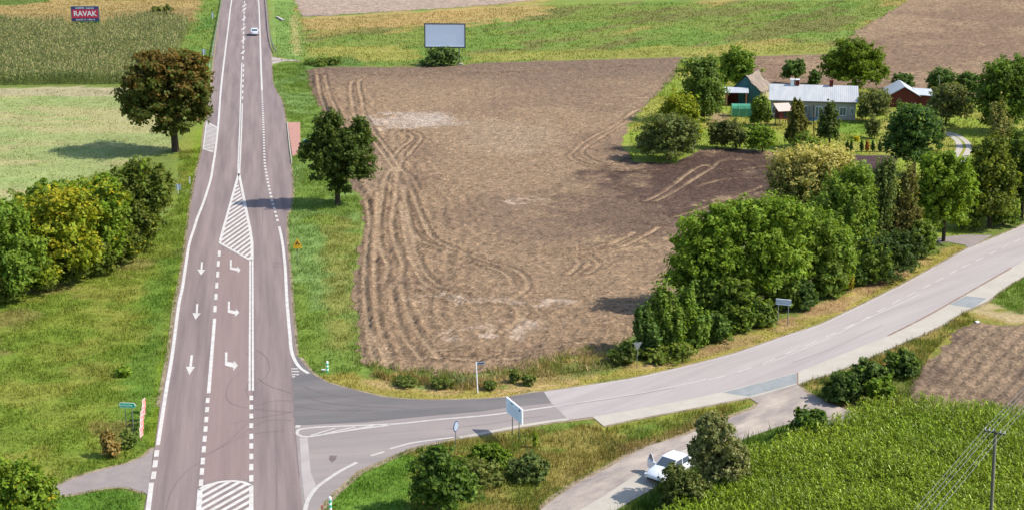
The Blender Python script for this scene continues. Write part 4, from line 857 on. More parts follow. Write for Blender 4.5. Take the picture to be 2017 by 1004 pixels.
bush("olive_tree", "silvery willow-like tree partly hiding the parked car", "tree", (1418, 985), [(1410, 868, 46, 50), (1440, 910, 40, 44), (1385, 900, 34, 36), (1415, 935, 50, 36), (1400, 840, 30, 26)], 17000, .11, (.098, .108, .062), (.19, .20, .14), .25, None, .15, up=.1)
bush("bush", "dark olive bush in front of the parked silver-white car", "bush", (1352, 1012), [(1344, 962, 40, 37), (1328, 936, 25, 23), (1374, 975, 32, 30), (1330, 992, 32, 20)], 9500, .11, (.052, .068, .026), OLIVE, .3, None, .16)
for bb, el, lab in (((1015, 752), [(1013, 738, 9, 10)], "dark green weed tuft left of a lower one on the field's southern edge"), ((1042, 757), [(1041, 746, 13, 8)], "low round green weed tuft on the field's southern edge"), ((873, 762), [(870, 751, 20, 8)], "wide green weed patch left of the street name pole"), ((805, 757), [(800, 748, 26, 7)], "pale green weed patch at the junction corner of the ploughed field"), ((963, 766), [(965, 757, 13, 7)], "dark weed tuft just right of the street name pole")):
    bush("weed_clump", lab, "weeds", bb, el, 700, .13, (.065, .090, .030), OLIVE, .3, None, .25, limbs=0)
# garden row
for i, (x, lab) in enumerate(((1669, "half-hidden dark thuja at the left end of the garden row"), (1677, "small dark thuja second from the left in the garden row"), (1697, "dark thuja just left of the orange thuja"), (1708, "orange-brown dried thuja in the garden row"), (1719, "dark thuja just right of the orange thuja"), (1733, "tall dark thuja between two others right of the orange one"), (1746, "dark thuja half under the big dark tree"))):
    bush("thuja", lab, "shrub", (x, 299), [(x, 291, 3.6, 7.5), (x, 286, 1.8, 8)], 520, .11, (.19, .085, .03) if i == 3 else (.026, .05, .018), None, 0, None, .3, group="thujas planted in a row", spiky=.6, limbs=0)
bush("flowering_shrub", "small bright yellow flowering shrub on the lawn", "shrub", (1687, 278), [(1687, 274, 5, 4)], 260, .13, (.26, .24, .02), None, 0, None, .3, limbs=0)

# ------------------------------------------------------------------ maize and grass (nobody could count them)
def maize(name, label, P, row, step, h, nl, cols, width, seed, topcol=None, ang=0.25):
    pts = [G(*p) for p in P]; r = np.random.default_rng(seed); x0 = min(p[0] for p in pts); x1 = max(p[0] for p in pts); y0 = min(p[1] for p in pts); y1 = max(p[1] for p in pts)
    L = math.hypot(x1 - x0, y1 - y0); cx, cy = (x0 + x1) / 2, (y0 + y1) / 2
    U, W = np.meshgrid(np.arange(-L / 2, L / 2, row), np.arange(-L / 2, L / 2, step)); U = U.ravel() + r.normal(0, .05, U.size); W = W.ravel() + r.normal(0, .06, W.size)
    X = cx + U * math.cos(ang) - W * math.sin(ang); Y = cy + U * math.sin(ang) + W * math.cos(ang)
    k = sdist(X, Y, pts) + (fbm(X, Y, .5, 3, 2) - .5) * 1.2 > 0; X, Y = X[k], Y[k]; n = len(X)
    H = h * (.8 + .3 * r.random(n)) * (.75 + .5 * fbm(X, Y, .25, 9, 3)); base = (.65 + .7 * fbm(X, Y, .5, 14, 3))[:, None] * np.array(cols[0]) * (1 - fbm(X, Y, .12, 8, 3))[:, None] + np.array(cols[1]) * fbm(X, Y, .12, 8, 3)[:, None]
    VV = []; CC = []
    for j in range(nl):
        a = r.random(n) * 6.283; z0 = H * (.3 + .62 * (j + r.random(n)) / nl); ln = H * (.09 + .14 * r.random(n)); rise = ln * (.55 * r.random(n) + .1); dr = ln * (.1 + .55 * r.random(n))
        dx, dy = np.cos(a), np.sin(a); wx, wy = -dy * width, dx * width
        p0 = np.stack([X, Y, z0], 1); p1 = np.stack([X + dx * ln * .5, Y + dy * ln * .5, z0 + rise], 1); p2 = np.stack([X + dx * ln, Y + dy * ln, z0 + rise - dr], 1); wv = np.stack([wx, wy, np.zeros(n)], 1)
        VV.append(np.stack([p0 - wv * .5, p0 + wv * .5, p1 + wv, p1 - wv], 1)); VV.append(np.stack([p1 - wv, p1 + wv, p2 + wv * .25, p2 - wv * .25], 1))
        c = base * (.45 + 1.0 * r.random(n) ** 1.3)[:, None]; hl = r.random(n) < .07; c[hl] = c[hl] * 1.5 + .05; CC += [c, c]  # tone varies per leaf; a few leaves lightened as painted highlights
    a = r.random(n) * 6.283; wv = np.stack([np.cos(a), np.sin(a), np.zeros(n)], 1) * .035       # stalk and tassel
    b0 = np.stack([X, Y, np.zeros(n)], 1); b1 = np.stack([X, Y, H], 1); b2 = np.stack([X, Y, H * 1.14], 1)
    VV.append(np.stack([b0 - wv, b0 + wv, b1 + wv * .6, b1 - wv * .6], 1)); CC.append(base * .9)
    if topcol is not None: VV.append(np.stack([b1 - wv * 2.2, b1 + wv * 2.2, b2 + wv * 3, b2 - wv * 3], 1)); CC.append(np.repeat(np.array([topcol]), n, 0) * (.7 + .6 * r.random(n))[:, None])
    V = np.concatenate([v.reshape(-1, 3) for v in VV]); C = np.concatenate([np.repeat(c, 4, 0) for c in CC])
    o = link(name, mesh_np(name, V, np.arange(len(V)).reshape(-1, 4), np.clip(C, .005, 1)), M['maize']); tag(o, label, "crop", None, "stuff"); return n
maize("maize_crop", "tall bright green maize filling the bottom right corner", [(1330, 1030), (1420, 985), (1490, 915), (1560, 880), (1640, 858), (1705, 824), (1800, 818), (2017, 838), (2150, 850), (2200, 1100), (1250, 1100)], .62, .21, 2.0, 22, ((.155, .245, .016), (.29, .35, .028)), .036, 21)
maize("maize_crop", "dull olive maize field behind the rusting chestnut tree", [(-60, 50), (128, 54), (134, 65), (208, 65), (214, 52), (300, 40), (372, 50), (366, 80), (348, 115), (335, 150), (300, 166), (0, 169), (-60, 170)], 1.25, .3, 2.2, 6, ((.13, .175, .05), (.22, .235, .085)), .10, 22, (.28, .25, .12), .02)

def grass(name, label, P, dens, h, wd, seed, shade=1.0, tone=None, tf=0.0, lean=.35, clumpy=.5):
    pts = [G(*p) for p in P]; r = np.random.default_rng(seed); x0 = min(p[0] for p in pts); x1 = max(p[0] for p in pts); y0 = min(p[1] for p in pts); y1 = max(p[1] for p in pts)
    n = int((x1 - x0) * (y1 - y0) * dens); X = x0 + r.random(n) * (x1 - x0); Y = y0 + r.random(n) * (y1 - y0)
    nz = fbm(X, Y, .7, seed, 3); k = (sdist(X, Y, pts) > 0) & (r.random(n) < np.clip(1 - clumpy + (nz - .5) * 4 * clumpy + .2, .08, 1)) & ~on_road(X, Y, .06); X, Y, nz = X[k], Y[k], nz[k]; n = len(X)
    C = ground_colour(X, Y) * shade * (.72 + .62 * r.random(n))[:, None]
    if tone is not None:
        s = r.random(n) < tf * sstep(.3, .65, fbm(X, Y, .3, seed + 3, 3)); C[s] = np.array(tone) * (.7 + .6 * r.random(s.sum()))[:, None]
    H = h * (.5 + r.random(n)) * (.5 + nz); a = r.random(n) * 6.283; b = r.random(n) * 6.283
    wv = np.stack([np.cos(a), np.sin(a), np.zeros(n)], 1) * wd; p0 = np.stack([X, Y, np.full(n, -.01)], 1)
    tip = p0 + np.stack([np.cos(b) * H * lean, np.sin(b) * H * lean, H], 1)
    V = np.stack([p0 - wv, p0 + wv, tip + wv * .25], 1).reshape(-1, 3)
    o = link(name, mesh_np(name, V, np.arange(3 * n).reshape(n, 3), np.repeat(C, 3, 0)), M['blade']); tag(o, label, "grass", None, "stuff"); return n
cnt = 0
cnt += grass("grass", "mixed green and straw grass on the left verge of the main road", [(399, 290), (386, 350), (371, 450), (357, 550), (337, 680), (315, 800), (304, 880), (249, 912), (100, 958), (-20, 1000), (-20, 600), (150, 550), (290, 470), (350, 400), (352, 300)], 55, .22, .035, 31)
cnt += grass("grass", "short grass between the small lane and the bottom edge", [(-20, 1020), (100, 977), (174, 968), (249, 960), (284, 971), (270, 1040), (-20, 1060)], 70, .22, .03, 32)
cnt += grass("grass", "lush pale green grass between the main road and the ploughed field", [(536, 162), (536, 128), (600, 124), (630, 215), (692, 370), (716, 408), (701, 524), (692, 539), (706, 669), (714, 722), (700, 768), (620, 738), (585, 690), (568, 520), (565, 430), (577, 370), (563, 240)], 45, .26, .035, 33)
cnt += grass("tall_grass", "tall straw and green grass along the ploughed field's southern edge", [(716, 712), (796, 728), (938, 735), (1092, 700), (1240, 665), (1250, 715), (1190, 728), (1010, 752), (900, 768), (830, 762), (740, 742)], 38, .5, .05, 34, 1.25, (.34, .25, .13), .9, .5)
cnt += grass("tall_grass", "taller green weeds at the field's southwest corner by the side road", [(730, 735), (800, 742), (930, 750), (935, 768), (850, 766), (760, 752)], 50, .6, .045, 35, 1.1, (.15, .18, .08), .7, .5)
cnt += grass("grass", "mown yellowed grass strip along the side road's north edge", [(612, 742), (720, 742), (1010, 752), (1250, 700), (1560, 612), (1880, 478), (1907, 488), (1696, 600), (1547, 661), (1249, 744), (948, 786), (789, 785), (648, 755)], 50, .13, .03, 36)
cnt += grass("grass", "bright grass by the curve in the bottom centre", [(640, 990), (705, 930), (809, 885), (849, 875), (870, 900), (830, 1004), (800, 1040), (620, 1060)], 90, .2, .028, 37)
cnt += grass("tall_grass", "rough weeds and grass between the side road and the service road", [(849, 878), (1009, 850), (1119, 832), (1189, 846), (1470, 790), (1480, 800), (1349, 853), (1234, 896), (1139, 948), (1066, 1000), (1040, 1030), (800, 1030), (830, 900)], 80, .34, .03, 38, 1.0, (.13, .16, .05), .35, .35)
cnt += grass("tall_grass", "tall green weeds between the service road and the maize", [(1255, 985), (1400, 900), (1475, 863), (1520, 848), (1620, 845), (1665, 843), (1700, 824), (1640, 862), (1560, 885), (1490, 920), (1420, 985), (1330, 1035), (1200, 1035)], 90, .75, .035, 39, 1.1, (.10, .16, .03), .6, .3)
cnt += grass("tall_grass", "weedy strip between the pale pavement and the lower ploughed field", [(1573, 757), (1639, 737), (1758, 686), (1856, 642), (1902, 614), (1925, 634), (1885, 648), (1830, 700), (1790, 790), (1800, 812), (1700, 820), (1629, 793)], 75, .38, .03, 40, 1.0, (.10, .15, .04), .35, .35)
cnt += grass("grass", "green grass beyond the dirt track at the right edge", [(1946, 595), (1989, 562), (2040, 535), (2040, 628)], 70, .3, .03, 41)
cnt += grass("grass", "garden lawn and rough grass around the farm", [(1240, 245), (1340, 120), (1500, 168), (1740, 175), (2020, 190), (2020, 430), (1860, 474), (1700, 540), (1680, 350), (1770, 306), (1700, 305), (1389, 293), (1320, 321), (1240, 322)], 9, .3, .07, 42)
cnt += grass("grass", "long meadow grass above the ploughed field", [(540, 5), (580, 5), (600, 40), (1090, 10), (1790, 0), (1640, 105), (1200, 115), (800, 131), (600, 130), (545, 118)], 4.5, .25, .10, 43)
cnt += grass("grass", "dry and green grass around the red billboard", [(-20, 0), (436, 0), (405, 170), (350, 168), (370, 60), (150, 55), (-20, 50)], 5, .25, .10, 44)
cnt += grass("grass", "thin stubble and weeds on the pale field left of the chestnut tree", [(-20, 178), (300, 176), (345, 290), (250, 320), (100, 375), (-20, 402)], 9, .14, .07, 45)
print("grass blades", cnt)

# ------------------------------------------------------------------ text
def text_mesh(txt, size, mat, parent, M4, name="lettering", extrude=.004, bold=0.0, cx=True):
    cu = bpy.data.curves.new("lettering", 'FONT'); cu.body = txt; cu.size = size; cu.extrude = extrude; cu.offset = bold
    cu.align_x = 'CENTER' if cx else 'LEFT'; cu.align_y = 'CENTER'; cu.resolution_u = 2
    to = bpy.data.objects.new("lettering_tmp", cu); COL.objects.link(to); bpy.context.view_layer.update()
    me = bpy.data.meshes.new_from_object(to.evaluated_get(bpy.context.evaluated_depsgraph_get()))
    bpy.data.objects.remove(to); bpy.data.curves.remove(cu); me.transform(M4); me.materials.clear()
    me.name = "lettering"; return link(name, me, mat, parent)
FACE = Matrix.Rotation(math.pi / 2, 4, 'X')            # text upright, facing -Y (towards the camera side)

# ------------------------------------------------------------------ billboards and signs
def pole(mb, x, y, z0, z1, r=.04, n=8): mb.tube([(x, y, z0), (x, y, z1)], r, n); return mb
def signroot(name, label, cat, base, rz=0.0, group=None): 
    x, y = G(*base); return tag(empty(name, (x, y, 0), rz), label, cat, group)
b = signroot("billboard", "blank pale billboard on grey posts above the ploughed field", "billboard", (877, 128), math.radians(-3))
s_ = mpp(G(877, 128)[1]); W_, H_ = 81 * s_, 46 * s_ / CT; zb = 32 * s_ / CT
MB().box((0, -.02, zb + H_ / 2), (W_ - .4, .1, H_ - .4)).build("panel", M['blankboard'], b)
f = MB()
for sx in (-1, 1): f.box((sx * (W_ / 2 - .1), 0, zb + H_ / 2), (.2, .26, H_))
for z in (zb + .1, zb + H_ - .1): f.box((0, 0, z), (W_ - .41, .26, .2))
f.build("frame", M['frame_dark'], b)
MB().box((0, -.16, zb + .28), (W_ - .6, .05, .08)).build("ledge", M['white'], b)
for sx in (-2.7, 2.7):
    MB().box((sx, .25, (zb + H_ * .8) / 2), (.22, .22, zb + H_ * .8)).build("post", M['galv'], b)
    MB().box((sx + .1, .1, .12), (1.1, .9, .3)).build("footing", M['kerb'], b)
b = signroot("billboard", "red and navy advertising billboard reading RAVAK at the top left", "billboard", (170, 57), math.radians(2))
s_ = mpp(G(170, 57)[1]); W_, H_ = 55 * s_, 29 * s_ / CT; zb = 13.5 * s_ / CT
MB().box((0, 0, zb + H_ / 2), (W_, .16, H_)).build("frame", M['galv'], b)
MB().box((0, -.1, zb + H_ / 2), (W_ - .35, .05, H_ - .3)).build("navy_panel", M['navy'], b)
MB().box((0, -.14, zb + H_ * .5), (W_ - .5, .04, H_ * .56)).build("red_panel", M['crimson'], b)
text_mesh("RAVAK", 1.62, M['white'], b, Matrix.Translation((0, -.17, zb + H_ * .5)) @ FACE, bold=.03)
text_mesh("ŁAZIENKI - Inspiracje", .46, M['white'], b, Matrix.Translation((0, -.14, zb + H_ * .875)) @ FACE, bold=.008)
text_mesh("Zamość, Al. 1 Maja 14", .46, M['white'], b, Matrix.Translation((0, -.14, zb + H_ * .125)) @ FACE, bold=.008)
for sx in (-1.9, 1.9): MB().box((sx, .2, (zb + H_ * .7) / 2), (.16, .16, zb + H_ * .7)).build("post", M['galv'], b)

b = signroot("direction_sign", "green arrow-shaped direction sign on two posts reading Komorów 5", "sign", (256, 853), math.radians(-6))
s_ = mpp(G(256, 853)[1]); zt = 62 * s_ / CT; hh = 10 * s_ / CT; hw = 17 * s_
pts = [(-hw, -hh / 2), (hw - .18, -hh / 2), (hw, 0), (hw - .18, hh / 2), (-hw, hh / 2)]
def panel(mb, pts, y, z, t): 
    n = len(pts); V = [(x, y, z + q) for x, q in pts] + [(x, y + t, z + q) for x, q in pts]
    return mb.add(V, [tuple(range(n)), tuple(range(2 * n - 1, n - 1, -1))] + [(i, n + i, n + (i + 1) % n, (i + 1) % n) for i in range(n)])
panel(MB(), pts, 0, zt - hh / 2, .03).build("border", M['white'], b)
panel(MB(), [(x * .96, q * .86) for x, q in pts], -.008, zt - hh / 2, .006).build("panel", M['sgreen'], b)
text_mesh("Komorów  5", .25, M['white'], b, Matrix.Translation((-.05, -.013, zt - hh / 2)) @ FACE, bold=.003)
for x in (-.27, .29): pole(MB(), x, .05, 0, zt - .02, .035).build("post", M['galv'], b)

# row of red and white chevron boards
for i, (tx, ty, bx, by) in enumerate(((282.5, 784, 284.5, 812), (280, 797, 284, 828), (276.5, 806, 281.5, 838), (274, 815, 280.5, 847), (272, 825, 280.5, 856), (271.5, 838, 279.5, 868))):
    lab = ["farthest", "second farthest", "third farthest", "third nearest", "second nearest", "nearest"][i] + " of the edge-on red and white chevron boards beside the green sign"
    rx, ry = G(bx, by); r_ = tag(empty("chevron_board", (rx, ry, 0), math.radians(80)), lab, "road sign", "red and white chevron boards in a row on the verge")
    s_ = mpp(ry); zt = (by - ty) * s_ / CT
    tilt = (tx - bx) * s_ * .5
    MB().tube([(0, .03, 0), (0, .03, zt - .05)], .03, 6).build("post", M['wood'] if i == 5 else M['galv'], r_)
    MB().box((0, 0, zt - .42), (.62, .025, .80)).build("panel", M['pinkwhite'], r_)
    c = MB()
    for k in range(3):
        x = -.24 + k * .19
        for sg in (1, -1): c.add([(x, -.016, zt - .42 + sg * .36), (x + .11, -.016, zt - .42 + sg * .36), (x + .21, -.016, zt - .42), (x + .1, -.016, zt - .42)], [(0, 1, 2, 3) if sg < 0 else (3, 2, 1, 0)])
    c.build("chevrons", M['sred'], r_)

def tri_sign(name, label, base, top_py, size, mat_face, mat_rim, rz, up=True, back=False):
    b = signroot(name, label, "road sign", base, rz); s = mpp(G(*base)[1]); zt = (base[1] - top_py) * s / CT; h = size * .866
    tri = [(-size / 2, 0), (size / 2, 0), (0, h)] if up else [(0, 0), (size / 2, h), (-size / 2, h)]
    panel(MB(), tri, 0, zt - h, .03).build("panel", mat_rim, b)
    if not back: cxx, cz = 0, h / 3 if up else 2 * h / 3; panel(MB(), [((x - cxx) * .8 + cxx, (z - cz) * .8 + cz) for x, z in tri], -.008, zt - h, .006).build("face", mat_face, b)
    pole(MB(), 0, .05, 0, zt - .08, .03).build("post", M['galv'], b); return b, zt, h
# amber warning sign with a plate below
b, zt, h = tri_sign("warning_sign", "amber triangular warning sign with a rectangular plate on a thin pole", (587, 520), 470, .9, M['sorange'], M['sorange'], 0)
panel(MB(), [(-.43, -.30), (.43, -.30), (.43, .0), (-.43, .0)], .0, zt - h - .02, .03).build("plate", M['sorange'], b)
k = MB(); panel(k, [(-.25, .1), (-.05, .1), (.12, .42), (.02, .5)], -.014, zt - h, .005); panel(k, [(.05, .14), (.28, .08), (.28, .2), (.1, .3)], -.014, zt - h, .005); k.build("pictogram", M['black'], b)
tri_sign("triangle_sign", "grey back of a point-down triangular sign at the thicket's left tip", (1255, 725), 673, .84, M['frame_dark'], mat_plain('dull_sign_back', A(150, 155, 162), .6), .3, False, True)

b = signroot("round_sign", "round sign seen nearly edge-on on a thin pole beside the side road", "road sign", (899, 880), math.radians(66))
s_ = mpp(G(899, 880)[1]); zt = 53 * s_ / CT; rr = .42
cir = [(rr * math.cos(a * math.pi / 12), rr * math.sin(a * math.pi / 12)) for a in range(24)]
panel(MB(), cir, 0, zt - rr, .04).build("rim", M['navy'], b); panel(MB(), [(x * .84, z * .84) for x, z in cir], -.01, zt - rr, .008).build("face", M['sback'], b)
pole(MB(), 0, .06, 0, zt - .1, .03).build("post", M['galv'], b)

# information board on two posts
pA, pB = G(1007.5, 853), G(1019.5, 869); mx, my = (pA[0] + pB[0]) / 2, (pA[1] + pB[1]) / 2; s_ = mpp(my)
rz = math.atan2(G(1030, 872)[1] - G(1002, 846)[1], (G(1030, 872)[0] - G(1002, 846)[0])); rz = math.radians(-66)
b = tag(empty("information_board", (mx, my, 0), rz), "pale blue-white information board on two thin posts beside the side road", "sign")
Hb = 30 * s_ / CT; zb = 46 * s_ / CT - .25; Wb = 2.95
MB().box((0, 0, zb + Hb / 2), (Wb, .12, Hb)).build("board", M['white'], b)
MB().box((0, -.07, zb + Hb / 2), (Wb - .12, .02, Hb - .1)).build("face", mat_plain("board_face", (.66, .78, .86), .5, var=.03), b)
t_ = MB()
for k in range(4): t_.box((-.1, -.084, zb + Hb * (.66 - .14 * k)), (Wb * (.7 - .05 * (k % 2)), .006, .025))
t_.build("text_lines", M['sback'], b)
MB().box((Wb * .36, -.084, zb + Hb * .82), (.22, .006, .16)).build("emblem", M['black'], b); MB().box((-Wb * .12, -.084, zb + Hb * .86), (.4, .006, .07)).build("heading", M['frame_dark'], b)
for sx in (-.62, .62): pole(MB(), sx, .1, 0, zb + Hb * .8, .035).build("post", M['galvd'], b)

# place sign (seen from behind)
b = signroot("place_sign", "grey-backed place sign on two posts facing the side road", "sign", (1541, 640), math.radians(-18))
s_ = mpp(G(1541, 640)[1]); zt = 52 * s_ / CT; Ht = 11.5 * s_ / CT; Wt = 30 * s_
MB().box((0, 0, zt - Ht / 2), (Wt, .05, Ht)).build("panel", M['sback'], b)
f = MB(); 
for z in (zt - .03, zt - Ht + .03): f.box((0, -.045, z), (Wt, .03, .05))
f.build("brace", M['white'], b)
for sx in (-Wt * .33, Wt * .33): pole(MB(), sx, .06, 0, zt - .05, .045).build("post", M['galv'], b)

# street name post
b = signroot("street_name_sign", "white pole with a small street name plate at its top", "sign", (941, 774), 0)
s_ = mpp(G(941, 774)[1]); zt = 63 * s_ / CT
MB().tube([(0, 0, 0), (-.12, 0, zt)], .045, 8).build("post", M['white'], b)
MB().box((.26, 0, zt - .1), (.72, .03, .2), ry=-.06).build("name_plate", M['sback'], b); MB().box((.30, -.02, zt - .1), (.5, .006, .08), ry=-.06).build("lettering_band", M['frame_dark'], b)

def small_sign_back(base, top, wpx, hpx, label, mat):
    b = signroot("road_sign", label, "road sign", base); s = mpp(G(*base)[1]); zt = (base[1] - top) * s / CT
    MB().box((0, 0, zt - hpx * s / CT / 2), (wpx * s, .04, hpx * s / CT)).build("panel", mat, b); pole(MB(), -.05, -.05, 0, zt - .1, .03).build("post", M['white'], b)
small_sign_back((352, 382), 363, 10, 11, "small square blue-grey sign at the end of the leafy belt", M['sback'])
small_sign_back((402, 116), 98, 6.5, 10, "blue-grey sign left of the left guard rail's end", M['sback'])
small_sign_back((419, 40), 26, 4, 9, "narrow grey sign in the dark grass left of the left guard rail", M['sback'])
def delineator(base, hpx, label, mat, band):
    b = signroot("delineator_post", label, "marker post", base); s = mpp(G(*base)[1]); z = hpx * s / CT
    MB().prism([(-.07, -.03), (.07, -.03), (.07, .03), (-.07, .03)], 0, z).build("post", mat, b); MB().box((0, -.034, z * .8), (.12, .006, .12)).build("reflector", band, b)
delineator((374, 362), 13, "white roadside marker post near the end of the leafy belt", M['white'], M['sred'])
delineator((583.5, 357), 13, "pale marker post with a yellow band between platform and dark tree", mat_plain("pale_yellow", A(225, 215, 120), .5), M['black'])
delineator((413, 133), 9, "white marker post beside the end of the left guard rail", M['white'], M['sred'])
delineator((635, 1012), 20, "orange and white post end at the bottom edge beside the green one", mat_plain("pale_orange", A(245, 190, 160), .5), M['sred'])
def bollard(base, hpx, label):
    b = signroot("bollard", label, "bollard", base); s = mpp(G(*base)[1]); z = hpx * s / CT; n = 6
    for k in range(n):
        MB().tube([(0, 0, z * k / n), (0, 0, z * (k + 1) / n)], .10 if k % 2 == 0 else .103, 10).build("green_band" if k % 2 == 0 else "white_band", M['sgreen'] if k % 2 == 0 else M['white'], b)
    MB().tube([(0, 0, z), (0, 0, z + .06)], .09, 10, .04).build("cap", M['white'], b)
bollard((645, 732), 21, "green and white striped bollard on the grass at the junction's north corner")
bollard((651, 1008), 31, "green and white striped bollard cut by the bottom edge")
b = signroot("marker_stake", "small white stake lying by the green bollard", "stake", (637, 730)); MB().box((0, 0, .1), (.32, .12, .12)).build("stake", M['white'], b)
b = signroot("litter_bin", "blue-teal litter bin beside the bus stop platform", "bin", (603, 288)); s_ = mpp(G(603, 288)[1])
MB().tube([(0, 0, .18), (0, 0, .85)], .32, 12, .38).build("body", M['teal'], b); MB().tube([(0, 0, .86), (0, 0, .93)], .42, 12, .36).build("lid", M['bin_lid'], b); pole(MB(), 0, 0, 0, .18, .06).build("stand", M['galvd'], b)
b = signroot("culvert_beam", "white concrete beam lying in the grass right of the road near the top", "beam", (552, 40)); 
p0, p1 = G(546, 35.5), G(558.5, 42.5); c0 = G(552, 40)
MB().slab([(p0[0] - c0[0] - .3, p0[1] - c0[1], .35), (p1[0] - c0[0] - .3, p1[1] - c0[1], .35), (p1[0] - c0[0] + .3, p1[1] - c0[1], .35), (p0[0] - c0[0] + .3, p0[1] - c0[1], .35)], .34).build("beam", M['kerb'], b)
b = signroot("litter", "white scrap lying on the grass at the lower ploughed field's tip", "litter", (1925, 636)); MB().box((0, 0, .1), (.35, .25, .18), rz=.4, rx=.2).build("scrap", M['white'], b)

# guard rails
def rail(label, P, side):
    W = np.array([G(*p) for p in smooth_line(P, 8)]); b = tag(empty("guard_rail", (*W[0], 0)), label, "guard rail"); W = W - W[0]
    s = np.concatenate([[0], np.cumsum(np.linalg.norm(np.diff(W, axis=0), axis=1))]); n = len(W); V = []; F = []
    prof = [(0, .52), (.07, .58), (0, .635), (.07, .69), (0, .76), (-.025, .76), (-.025, .52)]
    T = np.gradient(W, axis=0); T /= np.linalg.norm(T, axis=1)[:, None]; N = np.stack([-T[:, 1], T[:, 0]], 1) * side
    for i in range(n):
        for (o, z) in prof: V.append((W[i, 0] + N[i, 0] * o, W[i, 1] + N[i, 1] * o, z))
    k = len(prof)
    for i in range(n - 1):
        for j in range(k): F.append((i * k + j, i * k + (j + 1) % k, (i + 1) * k + (j + 1) % k, (i + 1) * k + j))
    MB().add(V, F).build("rail", M['galv'], b)
    t = 1.0
    while t < s[-1]:
        x, y = np.interp(t, s, W[:, 0]), np.interp(t, s, W[:, 1]); MB().box((x, y, .38), (.12, .12, .76)).build("post", M['galvd'], b); t += 4.0
rail("left guard rail running along the road up to the top of the photo", [(417.5, 118), (420, 100), (426, 66), (432, 34), (437, 6), (443, -25)], -1)
rail("right guard rail along the road, its end bent into the grass", [(543.5, 106), (537, 93), (531.5, 68), (528.5, 40), (526, 12), (522, -25)], 1)

